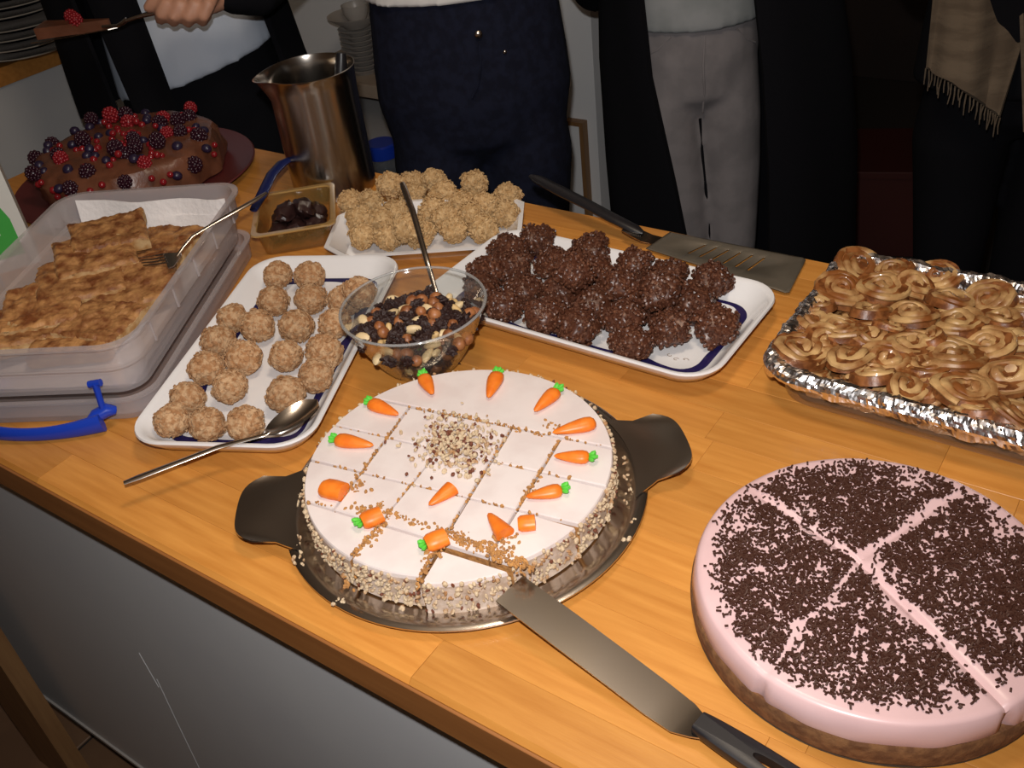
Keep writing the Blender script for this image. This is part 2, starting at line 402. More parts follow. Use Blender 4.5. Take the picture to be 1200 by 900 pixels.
# ------------------------------------------------------------------ platters (two of a kind)
PW, PD = 0.388, 0.205
def make_platter(name, loc, rz, label, ornament=False):
    t = empty(name, loc, rz, label, 'platter', 'white porcelain platters with a navy band')
    b = MB(); P = lambda ins, z, r: rrect(PW-2*ins, PD-2*ins, r, z, 8)
    b.loft([P(0.038, 0.0, 0.02), P(0.036, 0.0025, 0.022), P(0.014, 0.008, 0.034), P(0.003, 0.021, 0.04), P(0.0, 0.0265, 0.042), P(0.001, 0.0285, 0.041),
            P(0.004, 0.0285, 0.039), P(0.008, 0.025, 0.037), P(0.018, 0.0115, 0.032), P(0.026, 0.007, 0.028), P(0.05, 0.0065, 0.02), P(0.085, 0.0065, 0.01)])
    b.build('dish', PORC, t)
    # navy band with scalloped white reserves
    n = 200; o = resample(rrect(PW-2*0.0255, PD-2*0.0255, 0.030, 0.0), n); i_ = resample(rrect(PW-2*0.0335, PD-2*0.0335, 0.024, 0.0), n)
    bd = MB(); g = [[], [], []]
    for k in range(n+1):
        po, pi_ = o[k % n], i_[k % n]; a = k/n
        d = (pi_-po); d.normalize()
        wv = 0.0035 + 0.006*abs(sin(a*2*pi*5))**3
        q = po + d*(0.006+wv)
        g[0].append((po.x, po.y, 0.0079)); g[1].append(((po.x+q.x)/2, (po.y+q.y)/2, 0.00755)); g[2].append((q.x, q.y, 0.0072))
    bd.sheet(g, 0.0)
    bd.build('navy_band', NAVY, t)
    ob = MB()
    for sx in (-1, 1):
        for sy in (-1, 1):
            for k in range(3):
                pts = []
                for j in range(14):
                    a = j/13*pi*1.5
                    rr = 0.004*(1-j/18)
                    pts.append((sx*(0.142-0.009*k)+rr*cos(a+k), sy*(0.048+0.004*(k%2))+rr*sin(a+k)*0.7, 0.0072))
                ob.tube(pts, 0.0004, 4)
    ob.build('ornament', GILT, t)
    return t
make_platter('platter', (-0.520, 0.828, TOP), rad(-0.5), 'white platter with navy band holding the chocolate puff clusters')
make_platter('platter', (-0.806, 0.592, TOP), rad(114.5), 'white platter with navy band holding the brown oat balls')

# ------------------------------------------------------------------ clusters and balls
def cluster_mesh(name, m, r, nb, fs, seed, squash=0.88, coref=0.8, lump=0.12, jit=0.5, pr=(0.86, 0.13)):
    rg = random.Random(seed); b = MB()
    v = []
    for p in ICO3[0]:
        k = coref*r*(1+lump*nz(p, 1.7, seed)); v.append((p[0]*k, p[1]*k, p[2]*k*squash))
    b.add((v, ICO3[1]))
    for i in range(nb):
        z = 1-2*(i+0.5)/nb; a = i*2.399963+rg.uniform(-0.3, 0.3); q = math.sqrt(max(0, 1-z*z))
        p = Vector((q*cos(a), q*sin(a), z)); k = r*(pr[0]+pr[1]*rg.random())*(1+lump*nz(p, 1.7, seed))
        s_ = rg.uniform(0.8, 1.25)
        e_ = p.to_track_quat('Z', 'X').to_matrix().to_4x4() @ Euler((rg.uniform(-jit, jit), rg.uniform(-jit, jit), rg.uniform(0, 6.3))).to_matrix().to_4x4()
        b.add(ICO1, Matrix.Translation((p.x*k, p.y*k, p.z*k*squash)) @ e_ @ Matrix.Diagonal((fs[0]*s_, fs[1]*s_, fs[2]*s_, 1)))
    return b.mesh(name, m)
def place(name, meshes, pix, r, z0, label, cat, group, factor=0.86, own={}, rot=True, seed=1, order=None, zmax=0.06, sq=1.0):
    rg = random.Random(seed); done = []; out = []
    for i, q in enumerate(pix):
        z = z0 + (q[2] if len(q) > 2 else 0)
        for _ in range(int(zmax/0.002)):
            p = tab(q[0], q[1], z)
            if all((p-d).length > 2*r*factor for d in done): break
            z += 0.002
        done.append(p)
        k = rg.uniform(0.93, 1.07)
        o = link(name, meshes[i % len(meshes)], None, p, (rg.uniform(-0.35, 0.35), rg.uniform(-0.35, 0.35), rg.uniform(0, 6.28)), (k, k, k*sq))
        tag(o, own.get(i, label), cat, group); out.append(o)
    return out

def zp(zx, sx, ox, oy, lst): return [(x/sx+ox, y/sx+oy) for x, y in lst]
# chocolate clusters
cm = [cluster_mesh('chocolate_cluster', CHOC, 0.0255, 230, (0.0032, 0.0024, 0.0019), 3+i, 0.82, 0.88, 0.34, 0.8, (0.86, 0.09)) for i in range(4)]
chp = zp(0, 2.727, 520, 240, [(600,440),(430,390),(720,395),(870,382),(320,355),(190,325),(575,365),(470,325),(255,275),(650,310),(795,315),(140,215),(380,280),(560,265),
      (225,195),(720,225),(860,240),(480,215),(350,190),(610,190),(205,145),(300,115),(415,215),(468,145),(690,275),(120,270)])
place('chocolate_cluster', cm, chp, 0.0235, TOP+0.0265, 'dark chocolate rice puff cluster heaped on the white platter', 'cluster', 'chocolate clusters on the navy banded platter', 0.72,
      {0: 'frontmost dark chocolate puff cluster at the near edge of the platter', 3: 'chocolate puff cluster nearest the bare right end of the platter', 16: 'chocolate puff cluster at the back right, nearest the spatula slots',
       21: 'chocolate puff cluster farthest back, by the pale cluster tray', 11: 'leftmost chocolate puff cluster, just behind the nut bowl', 4: 'chocolate puff cluster at the near edge left of the middle'})
# oat balls
om = [cluster_mesh('oat_ball', OAT, 0.0202, 230, (0.0032, 0.0022, 0.0010), 20+i, 0.93, 0.95, 0.13, 0.45, (0.935, 0.045)) for i in range(4)]
obp = [(243,497),(287,496),(201,493),(335,462),(269,453),(220,466),(370,440),(242,431),(335,417),(286,419),(380,412),(256,400),(302,382),(347,382),(272,373),(392,379),
       (320,353),(364,350),(325,322),(363,323),(404,352),(421,342)]
place('oat_ball', om, obp, 0.0197, TOP+0.0262, 'brown rolled oat ball lying on the white platter', 'oat ball', 'oat balls on the left platter', 0.80,
      {0: 'oat ball in the middle of the front row on the left platter', 1: 'oat ball touching the neck of the large spoon', 2: 'oat ball in the front left corner of the left platter', 3: 'oat ball beside the bowl of the large spoon',
       4: 'oat ball standing second row behind the front row middle ball', 6: 'oat ball by the right rim just behind the spoon bowl', 18: 'oat ball in the back left of the left platter, by the date tray', 19: 'oat ball in the back row right of the rearmost pair',
       21: 'oat ball seen through the glass of the nut bowl'})

# ------------------------------------------------------------------ white octagonal tray with pale clusters
wtr = empty('plastic_tray', (-0.83, 0.90, TOP), rad(31), 'white eight sided plastic tray under the pale oat clusters', 'tray')
def octa(hw, hd, c, z): return [(hw-c,-hd,z),(hw,-hd+c,z),(hw,hd-c,z),(hw-c,hd,z),(-hw+c,hd,z),(-hw,hd-c,z),(-hw,-hd+c,z),(-hw+c,-hd,z)]
b = MB(); b.loft([octa(0.112,0.058,0.025,0.0), octa(0.130,0.076,0.032,0.0195), octa(0.135,0.081,0.034,0.020), octa(0.135,0.081,0.034,0.0215), octa(0.129,0.075,0.032,0.0215), octa(0.111,0.057,0.025,0.002)])
b.build('tray_body', PORC, wtr)
pm = [cluster_mesh('pale_cluster', PALE, 0.0205, 220, (0.0034, 0.0021, 0.0013), 40+i, 0.92, 0.92, 0.26, 0.7, (0.90, 0.09)) for i in range(4)]
pp = zp(0, 3.333, 380, 180, [(150,322),(250,327),(370,312),(505,300),(620,292),(708,235),(330,290),(140,255),(280,235),(425,225),(535,200),(625,200),(105,190),(182,193),(715,168),
      (345,160),(465,158),(258,125),(428,105),(585,118),(340,115),(570,245),(225,265),(470,250)])
place('pale_cluster', pm, pp, 0.0195, TOP+0.021, 'pale golden oat cluster piled on the white tray', 'cluster', 'pale oat clusters on the white tray', 0.70, seed=4, own={0: 'pale oat cluster in the front left corner of the white tray', 4: 'pale oat cluster at the right end of the front row', 12: 'leftmost pale oat cluster in the back of the white tray',
      14: 'pale oat cluster at the back right end of the white tray', 18: 'highest pale oat cluster standing up at the back of the tray'})

# ------------------------------------------------------------------ carrot cake on its steel tray
CC = Vector((-0.4734, 0.5006, 0)); CR = 0.1437; CZ0, CZ1 = 0.9062, 0.943
tr = empty('cake_tray', (-0.4705, 0.5010, TOP), 0, 'round stainless steel cake tray with two raised ear handles', 'tray')
b = MB(); b.lathe([(0.0,0.004),(0.140,0.004),(0.150,0.0045),(0.157,0.0095),(0.167,0.0112),(0.1705,0.0100),(0.1705,0.0085),(0.166,0.0072),(0.158,0.0062),(0.151,0.0015),(0.14,0.001),(0.0,0.001)], 96)
b.build('disc', STEEL, tr)
for an in (43, 219):
    g = []
    for j in range(15):
        s_ = j/14; row = []
        for i in range(19):
            t_ = -1+2*i/18
            hw = 0.058 - 0.013*min(1, s_*2.0)
            yy = t_*hw
            xo = 0.2145 - 0.016*abs(t_)**5 - 0.004*t_*t_          # outer edge with rounded corners
            xi = math.sqrt(0.160**2-yy*yy)
            xx = xi+(xo-xi)*s_
            row.append((xx, yy, 0.0112 + 0.0075*s_**1.5 + 0.0025*sin(s_*pi)*(1-t_*t_)))
        g.append([(x*cos(rad(an))-y*sin(rad(an)), x*sin(rad(an))+y*cos(rad(an)), z) for x, y, z in row])
    MB().sheet(g, 0.0014).build('handle', STEEL, tr)

ck = empty('carrot_cake', (CC.x, CC.y, CZ0), 0, 'round carrot cake with white icing and orange marzipan carrots, cut in squares', 'cake')
def lw(a, b): 
    p, q = tab(*a, CZ1), tab(*b, CZ1); return (p.x-CC.x, p.y-CC.y), (q.x-CC.x, q.y-CC.y)
LA = [lw((417,561),(474,484)), lw((413,652),(493,553)), lw((489,680),(600,500)), lw((609,591),(655,516))]
MA = [lw((478,476),(711,523)), lw((398,500),(706,569)), lw((368,540),(678,614)), lw((363,589),(621,667))]
def side(ln, p):
    (ax, ay), (bx, by) = ln; return (bx-ax)*(p[1]-ay)-(by-ay)*(p[0]-ax)
def clip(poly, ln, sgn):
    out = []
    for p, q in zip(poly, poly[1:]+poly[:1]):
        a, b = side(ln, p)*sgn, side(ln, q)*sgn
        if a >= 0: out.append(p)
        if a*b < 0:
            t = a/(a-b); out.append((p[0]+(q[0]-p[0])*t, p[1]+(q[1]-p[1])*t))
    return out
def area(p): return abs(sum(a[0]*b[1]-b[0]*a[1] for a, b in zip(p, p[1:]+p[:1])))/2
def inset(poly, d):
    if sum(a[0]*b[1]-b[0]*a[1] for a, b in zip(poly, poly[1:]+poly[:1])) < 0: poly = poly[::-1]
    n = len(poly); out = []
    for i in range(n):
        p0, p1, p2 = Vector(poly[i-1]), Vector(poly[i]), Vector(poly[(i+1) % n])
        e1, e2 = (p1-p0), (p2-p1)
        if e1.length < 1e-7 or e2.length < 1e-7: continue
        e1.normalize(); e2.normalize()
        n1, n2 = Vector((-e1.y, e1.x)), Vector((-e2.y, e2.x)); bs = n1+n2
        if bs.length < 1e-4: bs = n1.copy()
        bs.normalize(); k = d/max(0.45, bs.dot(n1)); q = p1+bs*k; out.append((q.x, q.y))
    return out
def dedupe(p, e=0.0012):
    o = []
    for a in p:
        if not o or hypot(a[0]-o[-1][0], a[1]-o[-1][1]) > e: o.append(a)
    while len(o) > 2 and hypot(o[0][0]-o[-1][0], o[0][1]-o[-1][1]) < e: o.pop()
    return o
circle = [(CR*cos(2*pi*i/120), CR*sin(2*pi*i/120)) for i in range(120)]
pieces = []
top_piece = clip(circle, MA[0], 1)
rest = clip(circle, MA[0], -1)
pieces.append(top_piece)
bands = []
for i in range(1, 4):
    bands.append(clip(rest, MA[i], 1)); rest = clip(rest, MA[i], -1)
bands.append(rest)
for bi, bnd in enumerate(bands):
    rem = bnd
    cuts = LA if bi < 3 else LA[1:3]
    for ln in cuts:
        pc = clip(rem, ln, 1)
        if len(pc) >= 3 and area(pc) > 4e-5: pieces.append(pc)
        rem = clip(rem, ln, -1)
        if len(rem) < 3: break
    if len(rem) >= 3 and area(rem) > 4e-5: pieces.append(rem)
H = CZ1-CZ0
front_c = tab(553, 680, CZ1)-CC
crg = random.Random(8)
for pc in pieces:
    pc = dedupe(pc, 0.0042)
    if len(pc) < 3: continue
    cx = sum(p[0] for p in pc)/len(pc); cy = sum(p[1] for p in pc)/len(pc)
    q = inset(pc, 0.0011); q2 = inset(pc, 0.0013); q3 = inset(pc, 0.0021)
    dx = dy = 0.0; dz = crg.uniform(-0.0006, 0.0006)
    if hypot(cx-front_c.x, cy-front_c.y) < 0.035: dx, dy = 0.003, -0.005; dz = -0.002
    sb = MB(); sb.loft([[(x, y, 0) for x, y in q], [(x, y, H-0.005) for x, y in q]])
    s_o = sb.build('slice', CAKE, ck, smooth=False, loc=(dx, dy, dz)); s_o.data.materials.append(CAKESIDE)
    for pg in s_o.data.polygons:
        if abs(pg.normal.z) < 0.5 and hypot(pg.center.x, pg.center.y) > CR-0.004: pg.material_index = 1
    fb = MB(); fb.loft([[(x, y, H-0.0052) for x, y in inset(pc, 0.0009)], [(x, y, H-0.0014) for x, y in q2], [(x, y, H) for x, y in q3]])
    fb.build('icing', FROST, s_o, smooth=False)

# marzipan carrots
def carrot_part(px_leaf, px_tip, leaf=True, cut=None, fat=1.0):
    a, t = tab(*px_leaf, CZ1+0.004), tab(*px_tip, CZ1+0.004)
    d = (t-a); d.z = 0; L_ = d.length; d.normalize()
    prof = [(0.0,-0.001),(0.0042,0.0),(0.0066,0.002),(0.0074,0.006),(0.0070,0.011),(0.0056,0.018),(0.0040,0.024),(0.0023,0.029),(0.0,0.031)]
    if cut == 'stub': prof = [(0.0,0.0),(0.0055,0.0),(0.0072,0.002),(0.0075,0.006),(0.007,0.0115),(0.0,0.012)]
    if cut == 'tip': prof = [(0.0,0.0),(0.0074,0.0),(0.0070,0.003),(0.0056,0.009),(0.0040,0.015),(0.0022,0.020),(0.0,0.022)]
    k = L_/prof[-1][1]
    b = MB(); b.lathe([(r*fat*(0.55+0.45*k), z*k) for r, z in prof], 14)
    ang = math.atan2(d.y, d.x)
    m = Matrix.Translation((a.x-CC.x, a.y-CC.y, a.z-CZ0)) @ Matrix.Rotation(ang, 4, 'Z') @ Matrix.Rotation(pi/2, 4, 'Y') @ Matrix.Diagonal((0.72, 1, 1, 1))
    b.v = [tuple(m @ Vector(p)) for p in b.v]
    c = b.build('marzipan_carrot', CARROT, ck)
    if leaf:
        lb = MB(); base = Vector((a.x-CC.x, a.y-CC.y, a.z-CZ0)); rg = random.Random(int(px_leaf[0]*7+px_leaf[1]))
        for i in range(5):
            aa = ang+pi+(-0.9+0.45*i); ln_ = rg.uniform(0.0045, 0.0062)
            p = base + Vector((cos(aa), sin(aa), 0))*ln_*0.75 + Vector((0, 0, 0.002*(i % 2)+0.001))
            lb.blob(p, (ln_*0.8, 0.0026, 0.0024), (0, -0.3, aa))
        lb.build('leaf_tuft', LEAF, c)
for a, t, lf, ct in [((496,441),(507,462),1,None),((583,438),(572,466),1,None),((652,458),(626,482),1,None),((697,495),(647,507),0,None),((690,536),(649,534),1,None),
        ((658,574),(616,582),1,None),((434,472),(467,486),1,None),((394,515),(438,522),1,None),((378,571),(404,577),0,'stub'),((424,612),(448,602),1,'stub'),
        ((499,638),(524,628),1,'stub'),((530,572),(502,592),0,'tip'),((592,626),(572,601),0,'tip'),((607,614),(628,612),0,'stub')]:
    carrot_part(a, t, bool(lf), ct)
# chopped nuts heaped in the middle, nut coating round the side, crumbs along the cuts
def bits(name, m, pts, s0, s1, seed, parent, org, base=ICO1):
    rg = random.Random(seed); b = MB()
    for p in pts:
        k = rg.uniform(s0, s1)
        b.blob((p[0]-org[0], p[1]-org[1], p[2]-org[2]), (k, k*rg.uniform(0.5, 0.9), k*rg.uniform(0.4, 0.8)), (rg.uniform(0, 6), rg.uniform(0, 6), rg.uniform(0, 6)), base)
    o = b.build(name, m, parent, smooth=False); o['kind'] = 'stuff'; return o
org = (CC.x, CC.y, CZ0); rg = random.Random(2)
hp, hd = [], []
for i in range(520):
    u, v_ = rg.gauss(0, 1), rg.gauss(0, 1)
    p = tab(535+u*23, 522+v_*17, CZ1+0.002); k = math.exp(-(u*u+v_*v_)*0.6)
    p.z += rg.random()*0.006*k
    (hd if rg.random() < 0.26 else hp).append(p)
bits('chopped_nuts', NUTP, hp, 0.0016, 0.0034, 1, ck, org)
bits('nut_skins', NUTD, hd, 0.0016, 0.0032, 2, ck, org)
sp, sd = [], []
for i in range(1500):
    a = rg.uniform(0, 2*pi); z = rg.uniform(0.002, H-0.001); rr = CR+0.0002+rg.random()*0.0012
    x, y = rr*cos(a), rr*sin(a)
    if hypot(x-front_c.x, y-front_c.y) < 0.052 and y < front_c.y+0.03 and abs(x-front_c.x) < 0.045: x += 0.003; y -= 0.005
    (sd if rg.random() < 0.16 else sp).append((CC.x+x, CC.y+y, CZ0+z))
bits('nut_coating', NUTP, sp, 0.0015, 0.0032, 3, ck, org)
bits('nut_coating_skins', NUTD, sd, 0.0012, 0.0026, 4, ck, org)
cr_ = []
def along(a, b, n, sd_, zz=CZ1-0.001):
    for i in range(n):
        t = rg.random(); p = tab(a[0]+(b[0]-a[0])*t+rg.gauss(0, sd_), a[1]+(b[1]-a[1])*t+rg.gauss(0, sd_), zz+rg.random()*0.002); cr_.append(p)
along((463,604),(530,626), 60, 2.5); along((530,626),(622,666), 230, 4.5); along((413,652),(463,600), 50, 2.2); along((413,652),(408,690), 26, 4, 0.925)
along((488,690),(512,622), 40, 2.2); along((520,483),(640,511), 36, 1.8); along((640,500),(655,507), 14, 4); along((612,584),(632,560), 26, 2); along((405,575),(428,566), 26, 4)
for la, lb in [((478,476),(711,523)),((398,500),(706,569)),((368,540),(678,614)),((417,561),(474,484)),((413,652),(493,553)),((489,680),(600,500)),((609,591),(655,516))]: along(la, lb, 60, 0.7, CZ1-0.0035)
along((418,600),(450,595), 30, 4); along((600,640),(585,620), 30, 6); along((463,602),(413,592), 20, 2)
along((478,480),(417,561), 22, 1.2); along((363,589),(462,603), 20, 1.3); along((436,640),(446,622), 10, 3); along((500,655),(520,640), 26, 5)
bits('cake_crumbs', CAKE, cr_, 0.0012, 0.0030, 5, ck, org)
tc = []
for q in [(347,575),(352,582),(345,590),(350,628),(346,640),(352,650),(344,655),(400,705),(394,704),(480,708),(470,712),(735,560),(738,575),(730,540),(742,610),(736,632),(735,590),(425,690),(450,700),(355,660),(343,610)]:
    for _ in range(3):
        tc.append(tab(q[0]+rg.gauss(0, 2.2), q[1]+rg.gauss(0, 2.2), TOP+0.0105))
bits('tray_crumbs', NUTP, tc, 0.0016, 0.0032, 6, ck, org)

# ------------------------------------------------------------------ cake server with black handle
sv = empty('cake_server', tab(700, 765, 0.908), 0, 'wide steel cake server with black handle, its tip under the carrot cake', 'server')
so = sv.location.copy()
def P_(q, z): return tab(q[0], q[1], z)-so
g = []
cl = [((597,690),0.9275,1.0),((610,700),0.9255,1.0),((660,737),0.9205,1.02),((720,782),0.913,1.0),((770,820),0.9075,0.98),((800,842),0.9065,0.9),((818,853),0.908,0.62),((828,858),0.910,0.45)]
cpts = [P_(q, z) for q, z, _ in cl]
for j, (q, z, k) in enumerate(cl):
    t = (cpts[min(j+1, len(cl)-1)]-cpts[max(j-1, 0)]); t.z = 0; t.normalize(); nn = Vector((-t.y, t.x, 0))
    g.append([cpts[j]+nn*(0.0165*k*(-1+2*i/6)) for i in range(7)])
MB().sheet(g, 0.0012).build('blade', STEELB, sv)
hb = MB()
hc = [P_(q, z) for q, z in [((818,847),0.9115),((835,858),0.9125),((870,880),0.9135),((905,903),0.9145),((960,938),0.9145),((1010,970),0.913)]]
axis = (hc[-1]-hc[0]).normalized(); nn = Vector((-axis.y, axis.x, 0)).normalized(); Lh = (hc[-1]-hc[0]).length
ol = []
for i in range(40):
    a = 2*pi*i/40; x = Lh/2*(1+max(-1, min(1, 1.25*cos(a)))) ; ol.append((x, 0.0118*math.copysign(abs(sin(a))**0.6, sin(a))))
hole = []
for i in range(40):
    a = 2*pi*i/40; hole.append((Lh*0.62+Lh*0.26*math.copysign(abs(cos(a))**0.6, cos(a)), 0.0036*math.copysign(abs(sin(a))**0.7, sin(a))))
def hp_(p, z, k=1.0): return tuple(hc[0]+axis*p[0]+nn*(p[1]*k)+Vector((0, 0, z)))
hb.loft([[hp_(p, -0.0035, 0.9) for p in ol], [hp_(p, 0.0, 1) for p in ol], [hp_(p, 0.004, 0.92) for p in ol], [hp_(p, 0.0052, 0.75) for p in ol],
         [hp_(p, 0.0052) for p in hole], [hp_(p, -0.0035) for p in hole]], close=True)
hb.build('handle', BLACKPL, sv)

# ------------------------------------------------------------------ pink cream cake
PC = Vector((-0.1060, 0.541, TOP)); PR = 0.1366
pk = empty('cream_cake', PC, 0, 'round pink cream cake covered in chocolate sprinkles on a biscuit base', 'cake')
MB().lathe([(0.0,0.0),(PR-0.0015,0.0),(PR-0.001,0.001),(PR-0.0015,0.002),(0.0,0.002)], 80).build('base_plate', PLATEDK, pk)
def cutline(px): p = tab(*px, TOP+0.045)-PC; return (p.x, p.y)
ctr = cutline((1006,656))
cuts = [cutline(q) for q in [(905,590),(1102,590),(1128,776),(882,806),(1010,540),(812,650),(1200,690),(1010,850)]]
strong = [1.0, 1.0, 1.5, 0.75, 0.0, 0.0, 0.0, 0.0]
def cutdist(x, y, k):
    ax, ay = ctr; bx, by = cuts[k]; L2 = (bx-ax)**2+(by-ay)**2
    t = ((x-ax)*(bx-ax)+(y-ay)*(by-ay))/L2
    lim = 1.6 if k in (3, 2) else 1.15
    t = max(0, min(lim, t)); return hypot(x-ax-(bx-ax)*t, y-ay-(by-ay)*t), t
cr = MB(); nA = 120; rings = []
for (rr, z) in [(0.0,0.002),(PR-0.004,0.002),(PR-0.0005,0.004),(PR+0.0006,0.012),(PR+0.0006,0.0215),(PR-0.001,0.024),(0.0,0.024)]:
    rings.append([((rr+0.0010*nz((cos(2*pi*i/nA)*3, sin(2*pi*i/nA)*3, z*120), 2.0) if rr > 0.1 else max(rr, 1e-4))*cos(2*pi*i/nA), (rr+0.0010*nz((cos(2*pi*i/nA)*3, sin(2*pi*i/nA)*3, z*120), 2.0) if rr > 0.1 else max(rr, 1e-4))*sin(2*pi*i/nA), z) for i in range(nA)])
cr.loft(rings).build('biscuit_base', CRUST, pk)
def dent(x, y):
    d = 0
    for k in range(4):
        dd, t = cutdist(x, y, k); d = max(d, strong[k]*math.exp(-(dd/0.0032)**2))
    return d
nA = 220; rr_list = [PR-0.004, PR-0.0020, PR-0.0006, PR-0.0020, PR-0.0040, PR-0.0058, PR-0.009] + [PR*(1-k/34) for k in range(4, 34)] + [0.0005]
zz_list = [0.0225, 0.0222, 0.0245, 0.036, 0.0425, 0.0445, 0.045] + [0.045]*31
rings = []
for rr, zz in zip(rr_list, zz_list):
    ring = []
    for i in range(nA):
        a = 2*pi*i/nA; x, y = rr*cos(a), rr*sin(a)
        dn = dent(x, y); und = nz((x, y, 0), 28, 3.1)
        z = zz; r2 = rr
        if zz > 0.03: z = zz - 0.0022*dn + 0.0007*und
        else: z = zz + 0.0022*nz((cos(a)*2, sin(a)*2, 0), 3.0)
        if rr > PR-0.003: r2 = rr - 0.0045*dn*(1 if zz > 0.02 else 0.3) + 0.0013*nz((cos(a), sin(a), zz*12), 4.5)
        ring.append((r2*cos(a), r2*sin(a), z))
    rings.append(ring)
MB().loft(rings).build('pink_cream', PINK, pk)
spb = MB(); srg = random.Random(21)
prism = ([(cos(2*pi*i/5)*1.0, sin(2*pi*i/5)*1.0, z) for z in (-1, 1) for i in range(5)], [(0,1,6,5),(1,2,7,6),(2,3,8,7),(3,4,9,8),(4,0,5,9),(4,3,2,1,0),(5,6,7,8,9)])
n_s = 0; tries = 0
while n_s < 11500 and tries < 120000:
    tries += 1
    a = srg.uniform(0, 2*pi); r = (PR-0.009)*math.sqrt(srg.random()); x, y = r*cos(a), r*sin(a)
    dns = 1.0
    for k in range(4):
        dd, t = cutdist(x+0.005*nz((x, y, 0), 40, 8.8), y+0.005*nz((x, y, 0), 40, 15.5), k); dd *= 1+0.5*nz((x, y, 0), 70, 21.0)
        wdt = [0.0055, 0.0055, 0.008, 0.0028][k]*(1.0 if t > 0.1 else 0.9)
        if t < 1.2: dns *= 1-0.96*math.exp(-(dd/wdt)**4)
    edge = r/PR
    ed = 0.86 + 0.05*nz((cos(a)*2, sin(a)*2, 0), 1.3, 9) + 0.05*max(0, y/PR)
    dns *= 1/(1+math.exp((edge-ed)/0.020))
    nn_ = nz((x, y, 0), 55, 5.5)+0.5*nz((x, y, 0), 130, 1.5)
    dns *= max(0.2, min(1, 0.85+1.0*nn_))
    if srg.random() > dns: continue
    z = 0.0452 - 0.0022*dent(x, y) + 0.0007*nz((x, y, 0), 28, 3.1) + srg.random()*0.0020
    m = Matrix.Translation((x, y, z)) @ Matrix.Rotation(srg.uniform(0, 2*pi), 4, 'Z') @ Matrix.Rotation(pi/2+srg.uniform(-0.3, 0.3), 4, 'Y') @ Matrix.Diagonal((0.00086, 0.00086, srg.uniform(0.0011, 0.0021), 1))
    spb.add(prism, m); n_s += 1
for i in range(26):     # longer curled shavings
    a = srg.uniform(0, 6.28); r = PR*0.6*math.sqrt(srg.random()); c0 = srg.uniform(0, 6.28); R_ = srg.uniform(0.006, 0.014)
    pts = [(r*cos(a)+R_*cos(c0+t*0.16), r*sin(a)+R_*sin(c0+t*0.16), 0.0478) for t in range(7)]
    spb.tube(pts, 0.0005, 5)
so_ = spb.build('chocolate_sprinkles', SPRK, pk, smooth=False); so_['kind'] = 'stuff'

# ------------------------------------------------------------------ foil lined dish of cinnamon rolls
DX0, DX1, DY0, DY1 = -0.284, 0.095, 0.752, 1.004
dcx, dcy, dw, dd_ = (DX0+DX1)/2, (DY0+DY1)/2, DX1-DX0, DY1-DY0
bd = MB(); Q = lambda e, z, r: rrect(dw+2*e, dd_+2*e, r, z, 8)
bd.loft([Q(-0.02,0.0,0.03), Q(-0.012,0.003,0.035), Q(-0.005,0.034,0.04), Q(0.003,0.037,0.042), Q(0.004,0.040,0.042), Q(-0.006,0.041,0.04), Q(-0.010,0.038,0.04), Q(-0.016,0.006,0.035), Q(-0.024,0.004,0.03)])
tag(bd.build('baking_dish', DISHGL, loc=(dcx, dcy, TOP)), 'shallow glass baking dish lined with aluminium foil', 'dish')
fo = MB(); nP = 520; rings = []
base_p = [(-0.055,0.0075),(-0.030,0.0075),(-0.021,0.009),(-0.017,0.022),(-0.0125,0.036),(-0.010,0.044),(-0.005,0.0485),(0.001,0.049),(0.006,0.045),(0.0085,0.040),(0.0080,0.034)]
fine = [base_p[0], base_p[1]]
for a, b in zip(base_p[1:], base_p[2:]):
    k = max(1, int(hypot(b[0]-a[0], b[1]-a[1])/0.0024))
    fine += [(a[0]+(b[0]-a[0])*q/k, a[1]+(b[1]-a[1])*q/k) for q in range(1, k+1)]
for j, (e, z) in enumerate(fine):
    ring = []
    pts = resample(rrect(dw+2*e, dd_+2*e, 0.042+max(e, -0.03)*0.5, 0, 8), nP)
    last = j == len(fine)-1
    for k, p in enumerate(pts):
        amp = 0.0 if j < 3 else 1.0
        q = Vector((p.x, p.y, z))
        c1 = mnoise.voronoi(q*105+Vector((3, 1, 7)))[0]; c2 = mnoise.voronoi(q*190+Vector((9, 4, 2)))[0]
        h_ = 0.0030*((c1[1]-c1[0])-0.3)+0.0017*((c2[1]-c2[0])-0.3)+0.0030*nz(q, 38, 7.7)
        d = Vector((p.x, p.y, 0)).normalized()
        out = d*(0.75*h_*amp*(-1 if e < -0.006 else 1)); zz = z+amp*(0.7*h_+0.0012*nz(q, 150, 4.4))
        if last: zz += 0.010*nz(q, 34, 3.3)
        ring.append((p.x+out.x, p.y+out.y, max(0.006, zz)))
    rings.append(ring)
fo.loft(rings, cap=False)
fo.add((([p for p in rings[0]]), [tuple(range(nP))]))
tag(fo.build('foil_lining', FOIL, smooth=False, loc=(dcx, dcy, TOP)), 'crumpled shiny aluminium foil folded over the rim of the glass dish', 'foil')

